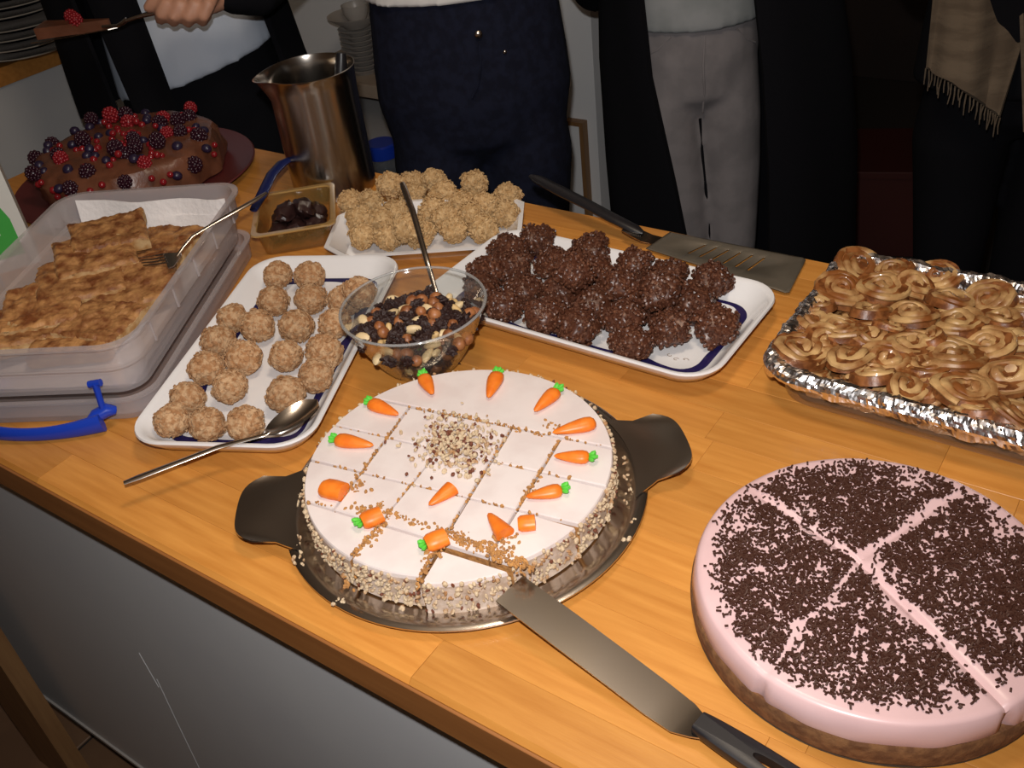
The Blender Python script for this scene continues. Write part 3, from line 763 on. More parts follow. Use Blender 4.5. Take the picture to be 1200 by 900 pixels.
def roll_parts(seed, turns, r0, squash=1.0):
    rg = random.Random(seed); b = MB(); pts = []; rd = []
    n = int(turns*22)
    for i in range(n+1):
        t = i/n; a = t*turns*2*pi; r = 0.003+ (r0-0.006)*t**0.9
        r *= 1+0.07*sin(a*1.0+seed)+0.04*rg.uniform(-1, 1)
        pts.append((r*cos(a), r*sin(a)*squash, 0.0035+0.0022*(1-t)+0.0018*sin(a*2+seed)))
        rd.append(0.0038*(0.85+0.25*rg.random()) if i < n-3 else 0.003)
    b.tube(pts, rd, 8, flat=(1.05, 0.8))
    f = MB(); n2 = 26
    top = [((r0-0.0045)*cos(2*pi*i/n2), (r0-0.0045)*sin(2*pi*i/n2)*squash, 0.0052) for i in range(n2)]
    bot = [((r0-0.002)*cos(2*pi*i/n2), (r0-0.002)*sin(2*pi*i/n2)*squash, -0.003) for i in range(n2)]
    f.loft([bot, top])
    return b.mesh('dough_spiral', DOUGH), f.mesh('filling', FILL)
rolls = [roll_parts(1, 2.6, 0.0275), roll_parts(2, 2.2, 0.0255, 0.9), roll_parts(3, 3.0, 0.0285, 0.94), roll_parts(4, 1.8, 0.024, 0.8), roll_parts(5, 2.4, 0.027, 1.05)]
def put_roll(p, k, rx, ry, rz, label, s_=1.0):
    e = empty('cinnamon_roll', p, 0, label, 'pastry', 'cinnamon rolls in the foil lined dish')
    e.rotation_euler = (rx, ry, rz); e.scale = (s_, s_, s_)
    d, f = rolls[k]
    link('dough_spiral', d, e); link('filling', f, e)
rr_ = random.Random(77)
under = 'browned cinnamon pastry roll half buried under others in the foil'
ovr = 'golden spiral cinnamon roll lying on top in the foil lined dish'
for ix in range(9):
    for iy in range(6):
        x = DX0+0.037+ix*0.039+rr_.uniform(-0.006, 0.006); y = DY0+0.036+iy*0.0385+rr_.uniform(-0.006, 0.006)
        put_roll((x, y, TOP+0.024), rr_.randrange(5), rr_.uniform(-0.3, 0.3), rr_.uniform(-0.3, 0.3), rr_.uniform(0, 6.28), under, 0.9)
for k_ in range(26):
    rx_, ry_ = -0.025+0.105*rr_.random(), DY0+0.03+(dd_-0.06)*rr_.random()
    put_roll((rx_, ry_, TOP+0.037+rr_.uniform(-0.002, 0.004)), rr_.randrange(5), rr_.uniform(-0.3, 0.3), rr_.uniform(-0.3, 0.3), rr_.uniform(0, 6.28), 'spiral cinnamon roll at the right end of the foil lined dish', 1.0)
for (x, y, s_) in [(450,135,1),(580,150,.9),(740,170,.9),(395,222,1.1),(535,212,1.1),(660,203,.95),(497,300,1),(645,310,1.1),(780,255,1.1),(930,260,.95),(310,275,.8),(285,340,1.1),(385,362,.9),
       (970,330,1.1),(810,345,1.1),(1045,295,.9),(490,388,.95),(632,425,1.15),(240,440,1.1),(420,468,1.1),(560,352,.7),(785,465,1.25),(920,425,1.0),(1040,405,1.0),(990,535,1.2),
       (505,530,1.0),(625,570,.9),(705,588,.9),(845,590,1.1),(715,395,.8),(890,650,1.0),(1015,675,1.0),(870,480,.8),(215,395,.7),(330,420,1.0),(560,480,1.0),(690,500,.9)]:
    px, py = x/3.103+860, y/3.103+270
    tl = 0.2 if s_ > 1.05 else 0.42
    olab = {632: 'large round cinnamon roll with clear spiral in the middle of the dish', 970: 'neat round spiral roll at the right side near the frame edge', 450: 'cinnamon roll tucked into the back left corner of the foil', 240: 'cinnamon roll in the front left corner of the foil dish',
            990: 'large cinnamon roll at the lower right of the dish', 535: 'round cinnamon roll near the back, left of centre', 740: 'cinnamon roll leaning on the back foil rim'}
    put_roll(tab(px, py, TOP+0.0385+rr_.uniform(-0.002, 0.003)), rr_.randrange(5), rr_.uniform(-tl, tl), rr_.uniform(-tl, tl), rr_.uniform(0, 6.28), olab.get(x, ovr), s_*1.08)

# ------------------------------------------------------------------ glass bowl of nuts and raisins
BC = tab(484, 358, 0.98); BC.z = TOP
def brad(z): return 0.036 + 0.0445*max(0, min(1, (z-0.003)/0.077))**0.72
prof = [(0.0,0.0),(0.034,0.0),(0.036,0.002)] + [(brad(0.005+0.0745*i/12), 0.005+0.0745*i/12) for i in range(13)] + [(0.0812,0.0805),(0.0800,0.0812),(0.0786,0.0800)] + [(brad(0.0785-0.072*i/12)-0.0022, 0.0785-0.072*i/12) for i in range(13)] + [(0.0,0.0055)]
gbw = empty('glass_bowl', BC, 0, 'clear glass bowl full of mixed nuts and raisins', 'bowl')
MB().lathe(prof, 72).build('bowl_wall', GLASS, gbw)
MB().lathe([(0.0797+0.0017*cos(2*pi*i/10), 0.0818+0.0014*sin(2*pi*i/10)) for i in range(10)], 72, close=True).build('rim', RIMGL, gbw)
def lump(name, m, sx, sy, sz, seed, amp, base=ICO2, fr=1.6):
    b = MB(); v = []
    for p in base[0]:
        k = 1+amp*nz(p, fr, seed); v.append((p[0]*sx*k, p[1]*sy*k, p[2]*sz*k))
    b.add((v, base[1])); return b.mesh(name, m)
def cashew_mesh():
    b = MB(); b.tube([(0.0085*cos(a), 0.0085*sin(a), 0) for a in [-1.15+2.3*i/9 for i in range(10)]], [0.0012,0.0030,0.0038,0.0036,0.0034,0.0034,0.0036,0.0040,0.0032,0.0012], 10)
    b.v = [(x-0.006, y, z) for x, y, z in b.v]; return b.mesh('cashew', CASHEW)
kinds = [('raisin', [lump('raisin', RAISIN, 0.0088, 0.0062, 0.0050, s, 0.7, ICO3, 3.4) for s in (1, 2)], 'dark wrinkled raisin in the glass bowl', 'raisin'),
         ('hazelnut', [lump('hazelnut', HAZEL, 0.0072, 0.0070, 0.0076, 4, 0.12)], 'round brown skinned hazelnut in the glass bowl', 'nut'),
         ('almond', [lump('almond', ALMOND, 0.0098, 0.0058, 0.0042, 6, 0.15)], 'cream blanched almond in the glass bowl', 'nut'),
         ('cashew', [cashew_mesh()], 'curved pale cashew nut in the glass bowl', 'nut')]
nrg = random.Random(31); pts = []
def try_pt(p, dmin):
    if all((p-q).length > dmin for q in pts): pts.append(p); return True
    return False
for _ in range(2600):           # surface of the heap
    a = nrg.uniform(0, 6.283); r = 0.067*math.sqrt(nrg.random()); z = 0.052 + 0.010*(1-(r/0.071)**2)+nrg.uniform(-0.003, 0.003)
    try_pt(Vector((r*cos(a), r*sin(a), z)), 0.0098)
for _ in range(2600):           # against the glass
    a = nrg.uniform(0, 6.283); z = nrg.uniform(0.012, 0.050); r = brad(z)-0.0105
    try_pt(Vector((r*cos(a), r*sin(a), z)), 0.0105)
for p in pts[:290]:
    u = nrg.random(); k = 0 if u < 0.56 else 1 if u < 0.78 else 2 if u < 0.91 else 3
    nm, ms, lb, ct = kinds[k]
    o = link(nm, ms[nrg.randrange(len(ms))], None, BC+p, (nrg.uniform(0, 6.28), nrg.uniform(-0.6, 0.6), nrg.uniform(0, 6.28)), (nrg.uniform(0.88, 1.1),)*3)
    tag(o, lb, ct, nm+'s in the glass bowl')

# spoons
def spoon(name, tipc, neck, end, label, bl=0.05, bw=0.034, mids=None, rw=0.0042, tilt=0.0):
    t = empty(name, neck, 0, label, 'spoon')
    tipc, neck, end = Vector(tipc), Vector(neck), Vector(end)
    d = (tipc-neck).normalized(); up = Vector((0, 0, 1)); s_ = d.cross(up).normalized(); up = s_.cross(d).normalized()
    g = []
    for j in range(13):
        u = j/12; x = bl*u; hw = bw/2*math.sqrt(max(0.004, 1-(2*u-1)**2))*(0.9+0.25*u)
        row = []
        for i in range(11):
            v = -1+2*i/10; dz = -0.0075*(1-v*v)*(1-(2*u-1)**2)
            row.append(d*x + s_*(hw*v) + up*dz)
        g.append(row)
    bo = MB().sheet(g, 0.0012).build('spoon_bowl', STEEL, t)
    hs = [Vector((0, 0, 0))]+[Vector(q)-neck for q in (mids or [])]+[end-neck]
    pts = []
    for a, b in zip(hs, hs[1:]):
        for i in range(6): pts.append(a.lerp(b, i/6))
    pts.append(hs[-1]); n = len(pts)
    pts.insert(0, d*0.004)
    hb = MB(); hb.tube(pts, [0.0026+ (rw-0.0026)*(i/n)**1.2 for i in range(n)]+[rw*0.7], 10, flat=(1.0, 0.42)); hb.build('handle', STEEL, t)
    return t
spoon('serving_spoon', tab(381, 461, 0.932), tab(312, 509, 0.9325), tab(145, 566, 0.9285), 'large steel spoon lying across the oat ball platter', 0.068, 0.032, [tab(255, 524, 0.9315)])
spoon('serving_spoon', BC+Vector((0.010,-0.020,0.036)), tab(512, 345, 0.957), tab(471, 214, 1.022), 'steel spoon stuck in the bowl of mixed nuts', 0.045, 0.03, [tab(500, 305, 0.985), tab(484, 248, 1.010)])

# ------------------------------------------------------------------ slotted spatula with black handle
sl = empty('slotted_spatula', tab(850, 305, 0.906), 0, 'steel slotted spatula with long black handle behind the chocolate clusters', 'spatula')
s0 = sl.location.copy()
c4 = [tab(*q, TOP+0.0035)-s0 for q in ((757,292),(785,273),(945,304),(924,345))]
def bl(u, v): return c4[0].lerp(c4[3], u).lerp(c4[1].lerp(c4[2], u), v)
rowsu = [0.0, 0.02, 0.05]+[0.28+0.085*k+e for k in range(6) for e in (0, 0.018)]+[0.93, 0.975, 1.0]
rowsv = [0.0, 0.04, 0.28, 0.78, 0.96, 1.0]
v, f = [], []
for i, u in enumerate(rowsu):
    for j, vv in enumerate(rowsv):
        uu = u; v2 = vv
        if i == len(rowsu)-1 and j in (0, 5): uu = 0.975; 
        sh = (vv-0.5)*0.10 if 3 <= i <= 14 else 0
        v.append(bl(uu+sh, v2)+Vector((0, 0, 0.0004)))
nv = len(rowsv)
for i in range(len(rowsu)-1):
    for j in range(nv-1):
        if 3 <= i <= 13 and (i-3) % 2 == 0 and j == 2: continue
        f.append((i*nv+j, (i+1)*nv+j, (i+1)*nv+j+1, i*nv+j+1))
bo = MB().add((v, f)).build('blade', SPATM, sl)
sm_ = bo.modifiers.new('thickness', 'SOLIDIFY'); sm_.thickness = 0.0012
nk = MB(); nk.sheet([[tab(*q, z)-s0 for q in r] for r, z in ((((766,286),(777,278)),TOP+0.0045),(((752,283),(765,275)),TOP+0.012),(((738,276),(747,267)),TOP+0.018),(((728,270),(737,261)),TOP+0.0195))], 0.0015)
nk.build('neck', STEEL, sl)
hb = MB(); hb.tube([tab(*q, z)-s0 for q, z in (((754,273),TOP+0.017),((745,269),TOP+0.019),((715,254),TOP+0.026),((685,238),TOP+0.032),((655,223),TOP+0.037),((630,210),TOP+0.041),((622,206),TOP+0.042))],
    [0.003,0.0085,0.0095,0.0098,0.0100,0.0090,0.004], 12, flat=(1.0, 0.55)); hb.build('handle', BLACKPL, sl)

# ------------------------------------------------------------------ translucent storage box with baked squares
BXX, BXY = -1.060, 0.545
bx = empty('storage_box', (BXX, BXY, TOP), rad(29.5), 'translucent plastic storage box with blue handles holding baked squares', 'box')
BW, BD_ = 0.255, 0.392
R4 = lambda e, z, r=0.03: rrect(BW+2*e, BD_+2*e, r, z, 7)
MB().loft([R4(-0.004,0.0,0.032), R4(0.0,0.003,0.034), R4(0.001,0.026,0.034), R4(0.004,0.027,0.036), R4(0.004,0.0295,0.036), R4(-0.003,0.0295,0.034), R4(-0.0045,0.006,0.03), R4(-0.02,0.004,0.02)]).build('lower_tub', MILKY, bx)
MB().loft([R4(-0.018,0.030,0.024), R4(-0.010,0.032,0.028), R4(-0.006,0.064,0.032), R4(-0.001,0.066,0.034), R4(0.000,0.095,0.034), R4(0.006,0.097,0.038), R4(0.006,0.100,0.038), R4(-0.001,0.1005,0.035), R4(-0.0025,0.097,0.032), R4(-0.0035,0.068,0.031), R4(-0.009,0.065,0.030), R4(-0.013,0.035,0.024), R4(-0.03,0.0335,0.015)]).build('upper_tub', MILKY, bx)
for k in range(-2, 3):
    for sx in (-1, 1):
        MB().box(sx*0.1295-0.001, sx*0.1295+0.001, k*0.07-0.0015, k*0.07+0.0015, 0.068, 0.094).build('side_rib', MILKY, bx, smooth=False)
def box_handle(ysign, m, lift):
    h = MB(); y = ysign*(BD_/2+0.012)
    pts = []; rd = []
    for i in range(21):
        t = -1+2*i/20; pts.append((t*0.078, y+ysign*(0.020-0.012*t*t), 0.010+lift+0.004*t*t)); rd.append(0.0115-0.003*(1-t*t))
    h.tube(pts, rd, 10, flat=(0.55, 1.0))
    for sx in (-1, 1):
        h.tube([(sx*0.062, y+ysign*0.012, 0.012+lift), (sx*0.070, y, 0.018+lift), (sx*0.082, y-ysign*0.004, 0.022+lift), (sx*0.088, y-ysign*0.008, 0.018+lift)], [0.006,0.008,0.008,0.005], 10)
    o = h.build('handle', m, bx)
    for sx in (-1, 1):
        c = MB(); c.tube([(sx*0.079, y-ysign*0.001, 0.020), (sx*0.079, y-ysign*0.004, 0.040), (sx*0.079, y-ysign*0.007, 0.055)], [0.004,0.0034,0.004], 8)
        c.tube([(sx*0.079-0.008, y-ysign*0.008, 0.054), (sx*0.079+0.006, y-ysign*0.008, 0.056)], 0.0042, 8)
        c.build('clip_arm', m, o)
box_handle(-1, BLUEPL, 0.0)
bx_i = (Matrix.Translation(bx.location) @ Matrix.Rotation(rad(29.5), 4, 'Z')).inverted()
hb = MB(); hb.tube([bx_i @ tab(*q, z) for q, z in (((297,246),0.950),((306,230),0.956),((318,205),0.962),((330,192),0.966),((341,186),0.966))], [0.006,0.0085,0.0085,0.0085,0.006], 10, flat=(1.0, 0.6)); hb.build('handle', NAVYPL, bx)

tw = MB(); g = []
for j in range(30):
    row = []
    for i in range(17):
        u = -1+2*i/16; x = u*0.108
        if j < 22:
            y = -0.178+0.350*j/21; z = 0.0365
        else:
            t = (j-21)/8; y = 0.172+0.010*t+0.004*sin(i*0.7); z = 0.0365+0.058*t - (0.010*(i/16) if t > 0.5 else 0)
        z += 0.0018*nz((x, y, z), 30, 2.0)+0.0012*max(0, abs(u)-0.8)*10
        row.append((x, y, z))
    g.append(row)
tw.sheet(g, 0.0006)
to = tw.build('paper_towel', TOWEL); to.location = (BXX, BXY, TOP); to.rotation_euler = (0, 0, rad(29.5))
tag(to, 'white paper towel lining the plastic box', 'paper towel')
def baked_square(px, py, z, wx, wy, h, rz, rx, ry, label, seed):
    wx *= 1.13; wy *= 1.13
    p = tab(px, py, TOP+z)
    t = empty('baked_square', p, 0, label, 'pastry', 'baked squares in the plastic box'); t.rotation_euler = (rx, ry, rz)
    n, m_ = 34, 34; rings = []
    def edge(x, y): return 1+0.06*nz((x*30, y*30, 0), 1.3, seed)
    g = []
    for j in range(m_+1):
        row = []
        for i in range(n+1):
            x = (-0.5+i/n)*wx; y = (-0.5+j/m_)*wy
            k = edge(x, y)+0.05*nz((x, y, 2), 60, seed); e = min(i, n-i, j, m_-j)
            z_ = h*0.5+0.0040*nz((x, y, 0), 45, seed)+0.0018*nz((x, y, 0), 150, seed+3)+0.0016*nz((x, y, 0), 330, seed+5)-(0.004 if e == 0 else 0.001 if e == 1 else 0)
            row.append((x*k+0.0015*nz((x, y, 1), 120, seed), y*k, z_))
        g.append(row)
    MB().sheet(g).build('crust', CRISP, t)
    s_ = MB(); per = [g[0][i] for i in range(n)]+[g[j][n] for j in range(m_)]+[g[m_][n-i] for i in range(n)]+[g[m_-j][0] for j in range(m_)]
    s_.loft([[(x*0.985, y*0.985, -h*0.5) for x, y, z_ in per], [(x*1.0, y*1.0, -h*0.1) for x, y, z_ in per], [(x*0.995, y*0.995, z_+0.0004) for x, y, z_ in per]]); s_.build('crumb', CRISPS, t)
A = rad(29.5)
for a in [(95,392,0.052,0.085,0.085,0.018,A+0.1,0.05,0,'baked square at the front of the box beside the right wall',2.0),
          (28,385,0.056,0.085,0.09,0.018,A+0.5,-0.03,0.08,'baked square at the front left corner of the plastic box',3.0),
          (50,362,0.066,0.08,0.085,0.018,A+0.35,0.06,0.05,'brown crusted baked square behind the front left one in the box',4.0),
          (192,290,0.056,0.075,0.08,0.018,A-0.1,0,0,'baked square under the fork tines in the box',5.0),
          (120,378,0.057,0.07,0.07,0.016,A-0.2,0,0.1,'small baked square tucked low by the right box wall',6.0),
          (160,335,0.060,0.09,0.085,0.018,A+0.55,0.16,-0.05,'tilted baked square in the middle right of the box',7.0),
          (95,330,0.069,0.09,0.085,0.018,A+0.45,0.10,0.04,'baked square in the middle left of the box',8.0),
          (112,300,0.079,0.085,0.08,0.018,A+0.5,0.08,0.06,'upper baked square resting on the middle left one',9.0),
          (128,276,0.085,0.085,0.07,0.018,A+0.45,0.10,0.03,'topmost baked square at the back against the paper towel',10.0)]:
    baked_square(*a)

# fork
fk = empty('fork', tab(203, 300, 0.985), 0, 'steel fork resting on the box rim with tines in the baked squares', 'fork'); f0 = fk.location.copy()
g = MB()
for k in range(4):
    a0 = tab(192+1.5*k, 303+3.2*k-5, 0.978)-f0; a1 = tab(162+2.0*k, 306+3.0*k-4, 0.976)-f0
    g.tube([a0, a0.lerp(a1, 0.5)+Vector((0,0,-0.001)), a1], [0.0014,0.0013,0.0008], 6)
g.build('tines', STEEL, fk)
MB().sheet([[tab(*q, z)-f0 for q in r] for r, z in ((((191,297),(197,314)),0.978),(((198,296),(203,312)),0.979),(((206,296),(208,305)),0.983),(((211,294),(212,299)),0.988))], 0.0014).build('fork_head', STEEL, fk)
h = MB(); h.tube([tab(*q, z)-f0 for q, z in (((207,300),0.985),((214,290),0.991),((225,277),0.997),((250,262),1.003),((275,248),1.007),((298,235),1.010),((312,226),1.011))], [0.0022,0.0022,0.0024,0.0030,0.0038,0.0042,0.0030], 10, flat=(1, 0.5)); h.build('handle', STEEL, fk)

# ------------------------------------------------------------------ amber clear tray with dark dates
dt = empty('date_tray', (-1.022, 0.840, TOP), rad(43), 'small amber clear plastic tray of dark dates beside the steel jug', 'tray')
S4 = lambda e, z: rrect(0.110+2*e, 0.136+2*e, 0.012, z, 5)
MB().loft([S4(-0.010,0.0), S4(-0.008,0.001), S4(-0.003,0.034), S4(0.003,0.035), S4(0.003,0.0365), S4(-0.0035,0.0365), S4(-0.0045,0.034), S4(-0.0095,0.003), S4(-0.02,0.0025)]).build('tray_body', GOLDPL, dt)
MB().loft([S4(0.0035,0.0345), S4(0.0045,0.0360), S4(0.0035,0.0378), S4(-0.0030,0.0378), S4(-0.0042,0.0360), S4(-0.0030,0.0345)], close=True).build('rim', GOLDRIM, dt)
dm = [lump('date', DATE, 0.025, 0.0145, 0.0130, s, 0.35, ICO3, 2.2) for s in (3, 8, 13)]
for i, (x, y, z, a) in enumerate([(-0.026,-0.020,0.015,1.5),(0.0,-0.022,0.015,1.7),(0.027,-0.018,0.015,1.45),(-0.024,0.022,0.015,1.6),(0.002,0.022,0.015,1.5),(0.028,0.024,0.015,1.7),(-0.012,0.0,0.034,1.2),(0.014,0.004,0.034,1.8)]):
    p = Matrix.Translation(dt.location) @ Matrix.Rotation(rad(43), 4, 'Z') @ Vector((x, y, z))
    tag(link('date', dm[i % 3], None, p, (0.1*i, 0.1, a+rad(43))), 'wrinkled dark date in the amber plastic tray', 'date', 'dates in the amber tray')

# ------------------------------------------------------------------ steel jug
JG = Vector((-1.080, 0.980, TOP)); JH, JR = 0.188, 0.0655
jg = empty('steel_jug', JG, 0, 'tall brushed steel jug with pouring spout at the back of the worktop', 'jug')
jb = MB(); nJ = 72; rings = []
sa = rad(222)
def jring(r, z, spout=0.0):
    out = []
    for i in range(nJ):
        a = 2*pi*i/nJ; d = math.atan2(sin(a-sa), cos(a-sa)); k = spout*math.exp(-(d/0.42)**2)
        out.append(((r+k)*cos(a), (r+k)*sin(a), z-0.35*k))
    return out
jb.loft([jring(0.0005,0.001), jring(JR-0.010,0.001), jring(JR-0.001,0.0), jring(JR,0.003), jring(JR-0.001,0.006), jring(JR-0.001,JH-0.035), jring(JR,JH-0.02,0.006), jring(JR+0.001,JH-0.003,0.014), jring(JR+0.0025,JH,0.016),
         jring(JR+0.0010,JH+0.0005,0.015), jring(JR-0.0005,JH-0.003,0.013), jring(JR-0.002,JH-0.02,0.005), jring(JR-0.0025,JH-0.035), jring(JR-0.0025,0.006), jring(0.0005,0.005)])
jb.build('jug_body', STEELB, jg)
ut = MB(); p0 = JG+Vector((0.01, -0.005, 0.010)); p1 = tab(400, 62, TOP+0.196)
ut.tube([p0, p0.lerp(p1, 0.5), p0.lerp(p1, 0.9), p1], [0.008, 0.008, 0.0095, 0.007], 12)
tag(ut.build('utensil_handle', BLACKPL), 'black utensil handle standing inside the steel jug', 'utensil')

# ------------------------------------------------------------------ berry cake on burgundy plate
BK = Vector((-1.425, 0.865, TOP))
tag(MB().lathe([(0,0.0),(0.12,0.0),(0.125,0.004),(0.19,0.012),(0.198,0.016),(0.196,0.018),(0.188,0.0155),(0.125,0.008),(0,0.007)], 72).build('cake_plate', BURG, loc=BK), 'dark burgundy plate under the berry cake', 'plate')
bc = empty('berry_cake', BK+Vector((0, 0, 0.0082)), 0, 'chocolate buttercream cake topped with mixed berries', 'cake')
rings = []; nB = 90
for r, z in [(0.0005,0.0),(0.135,0.0),(0.148,0.006),(0.151,0.018),(0.149,0.032),(0.150,0.046),(0.143,0.058),(0.125,0.064),(0.09,0.066),(0.05,0.067),(0.0005,0.067)]:
    ring = []
    for i in range(nB):
        a = 2*pi*i/nB; p = (r*cos(a), r*sin(a), z)
        k = r*(1+0.06*nz(p, 16, 1.0)+0.04*nz(p, 50, 6.0)) if r > 0.01 else r
        ring.append((k*cos(a), k*sin(a), z+(0.004*nz(p, 30, 4.0) if z > 0.04 else 0)))
    rings.append(ring)
MB().loft(rings).build('buttercream', GANACHE, bc)
def druplet(name, m, r, h, n=46):
    b = MB(); b.blob((0,0,0), (r*0.85, r*0.85, h*0.85), base=ICO2)
    for i in range(n):
        z = 1-2*(i+0.5)/n; a = i*2.399963; q = math.sqrt(1-z*z); b.blob((q*cos(a)*r*0.86, q*sin(a)*r*0.86, z*h*0.86), (r*0.27,)*3)
    return b.mesh(name, m)
bm_ = {'raspberry': druplet('raspberry', RASP, 0.0115, 0.0125), 'blackberry': druplet('blackberry', BLACKB, 0.0115, 0.0125), 'blueberry': lump('blueberry', BLUEB, 0.0078, 0.0078, 0.0068, 2, 0.06, ICO3), 'redcurrant': lump('redcurrant', CURR, 0.0056, 0.0056, 0.0056, 2, 0.03, ICO2)}
blb = {'raspberry': 'red raspberry on top of the chocolate buttercream cake', 'blackberry': 'black blackberry on top of the chocolate buttercream cake', 'blueberry': 'small dark blueberry on the chocolate buttercream cake', 'redcurrant': 'glossy redcurrant on the chocolate buttercream cake'}
brg = random.Random(14); done = []
bh = {'raspberry': 0.010, 'blackberry': 0.010, 'blueberry': 0.006, 'redcurrant': 0.0045}
br_ = {'raspberry': 0.0118, 'blackberry': 0.0122, 'blueberry': 0.0078, 'redcurrant': 0.0058}
def berry(x, y, z, k):
    for _ in range(4):
        if all((Vector((x, y, z))-q).length > 0.82*(br_[k]+rq) for q, rq in done): break
        z += 0.003
    else: return
    done.append((Vector((x, y, z)), br_[k]))
    o = link(k, bm_[k], None, BK+Vector((x, y, z+0.0082)), (brg.uniform(-0.6, 0.6), brg.uniform(-0.6, 0.6), brg.uniform(0, 6.28)), (brg.uniform(0.9, 1.12),)*3)
    tag(o, blb[k], 'berry', k+' scatter on the berry cake')
for i in range(125):
    a = brg.uniform(0, 6.283); r = 0.138*math.sqrt(brg.random())
    k = brg.choices(['raspberry','blackberry','blueberry','redcurrant'], [0.12, 0.16, 0.28, 0.44])[0]
    zt = 0.066 if r < 0.1 else 0.066-0.010*((r-0.1)/0.04)**2
    berry(r*cos(a), r*sin(a), zt+bh[k]*0.45, k)
for i in range(34):              # berries pressed into the upper side that faces the room
    a = rad(-55)+brg.gauss(0, 0.85); z = brg.uniform(0.035, 0.055); k = brg.choice(['blueberry','redcurrant','redcurrant','blackberry'])
    r = 0.150+0.002
    berry(r*cos(a), r*sin(a), z, k)

# ------------------------------------------------------------------ milk carton at the far left
ct_ = empty('drink_carton', (-1.380, 0.586, TOP), rad(62), 'white and green drink carton behind the plastic box', 'carton')
b = MB(); b.box(-0.045, 0.045, -0.03, 0.03, 0.0, 0.19); b.build('carton_body', CARTW, ct_, smooth=False)
b = MB(); b.add(([(-0.045,-0.03,0.19),(0.045,-0.03,0.19),(0.045,0.03,0.19),(-0.045,0.03,0.19),(-0.045,0,0.225),(0.045,0,0.225)], [(0,1,5,4),(2,3,4,5),(0,4,3),(1,2,5),(3,2,1,0)])); b.box(-0.045,0.045,-0.0015,0.0015,0.22,0.24); b.build('gable_top', CARTW, ct_, smooth=False)
b = MB(); b.add(([(-0.045,-0.0306,0.02),(0.030,-0.0306,0.02),(0.030,-0.0306,0.075),(0.012,-0.0306,0.135),(-0.045,-0.0306,0.16),
                  (-0.045,-0.0302,0.02),(0.030,-0.0302,0.02),(0.030,-0.0302,0.075),(0.012,-0.0302,0.135),(-0.045,-0.0302,0.16)], [(0,1,2,3,4),(9,8,7,6,5),(0,5,6,1),(1,6,7,2),(2,7,8,3),(3,8,9,4),(4,9,5,0)])); b.build('green_print', CARTG, ct_, smooth=False)
b = MB(); b.box(-0.045, 0.010, -0.0311, -0.0304, 0.055, 0.100); b.build('white_print', CARTW, ct_, smooth=False)
b = MB(); b.blob((0.030,-0.0303,0.148), (0.006,0.0006,0.013), (0, 0.3, 0), ICO2); b.build('leaf_print', CARTG, ct_)

# ------------------------------------------------------------------ jar with blue lid and cloth at the back edge
jr = empty('lidded_jar', (-1.035, 1.062, 0.0), 0, 'plastic jar with blue lid behind the steel jug', 'jar')
jr.location = dep(453, 204, 2.42); jl = jr.location.copy()
MB().lathe([(0,0),(0.035,0),(0.037,0.004),(0.037,0.046),(0.032,0.054),(0,0.054)], 32).build('jar_body', JARGL, jr)
MB().lathe([(0.0335,0.049),(0.040,0.050),(0.041,0.056),(0.040,0.080),(0.036,0.084),(0,0.084)], 32).build('lid', BLUEPL, jr)
# low cupboard behind the aisle that carries the jar and the cloth
lcz = jl.z
lc = empty('low_cupboard', (0, 0, 0), 0, 'low grey cupboard behind the aisle carrying the blue lidded jar', 'cupboard')
MB().box(jl.x-0.6, jl.x+0.16, jl.y-0.06, 2.148, lcz-0.02, lcz, 0.001).build('cupboard_top', GREYLAM, lc, smooth=False)
MB().box(jl.x-0.59, jl.x+0.15, jl.y-0.05, 2.148, 0.0, lcz-0.0205).build('cupboard_body', GREYLAM, lc, smooth=False)
cl_ = MB(); g = []
cp = jl + Vector((0.105, 0.02, 0.0))
for j in range(14):
    g.append([(-0.05+0.1*i/13, -0.04+0.08*j/13, 0.008+0.022*math.exp(-((i-8)/4)**2-((j-7)/5)**2)+0.004*nz((i*0.3, j*0.3, 0), 1)) for i in range(14)])
cl_.sheet(g, 0.006)
tag(cl_.build('folded_cloth', GREYCL, loc=cp), 'crumpled grey cloth beside the blue lidded jar', 'cloth')

# ------------------------------------------------------------------ shelf with stacked dishes on the white wall
LIGHTB = mat('beige_board', (0.40, 0.31, 0.23), 0.6, col2=(0.45, 0.36, 0.27), scale=9)
sh = empty('wall_shelf', (-1.95, 2.02, 0.62), 0, 'wooden shelf board on the white wall behind the steel jug', 'shelf')
MB().box(-0.23, 0.30, -0.12, 0.128, 0.0, 0.036, 0.002).build('board', LIGHTB, sh, smooth=False)
for sx in (-0.2, 0.24):
    MB().box(sx, sx+0.02, -0.08, 0.128, -0.03, -0.0005).build('bracket', GREYLAM, sh, smooth=False)
stk_c = dep(452, 75, 2.3); sx_, sy_ = -1.955, 1.985
bowl_me = MB().lathe([(0,0),(0.03,0),(0.032,0.003),(0.052,0.014),(0.056,0.018),(0.0545,0.0185),(0.05,0.016),(0.03,0.006),(0,0.005)], 40).mesh('saucer', CREAMP)
for i in range(9):
    tag(link('saucer', bowl_me, None, (sx_, sy_, 0.6562+i*0.0135)), 'stoneware saucer in the wall shelf stack, %s' % ['lowest', 'second from the bottom', 'third from the bottom', 'fourth from the bottom', 'middle one', 'fourth from the top', 'third from the top', 'second from the top', 'topmost'][i], 'saucer', 'saucers stacked on the wall shelf')
bw = MB(); bw.lathe([(0,0),(0.035,0),(0.04,0.006),(0.075,0.03),(0.078,0.034),(0.074,0.034),(0.04,0.012),(0,0.008)], 48)
tag(bw.build('shallow_bowl', CREAMP, loc=(sx_, sy_, 0.6562+9*0.0135+0.006)), 'wide shallow bowl on top of the saucer stack', 'bowl')
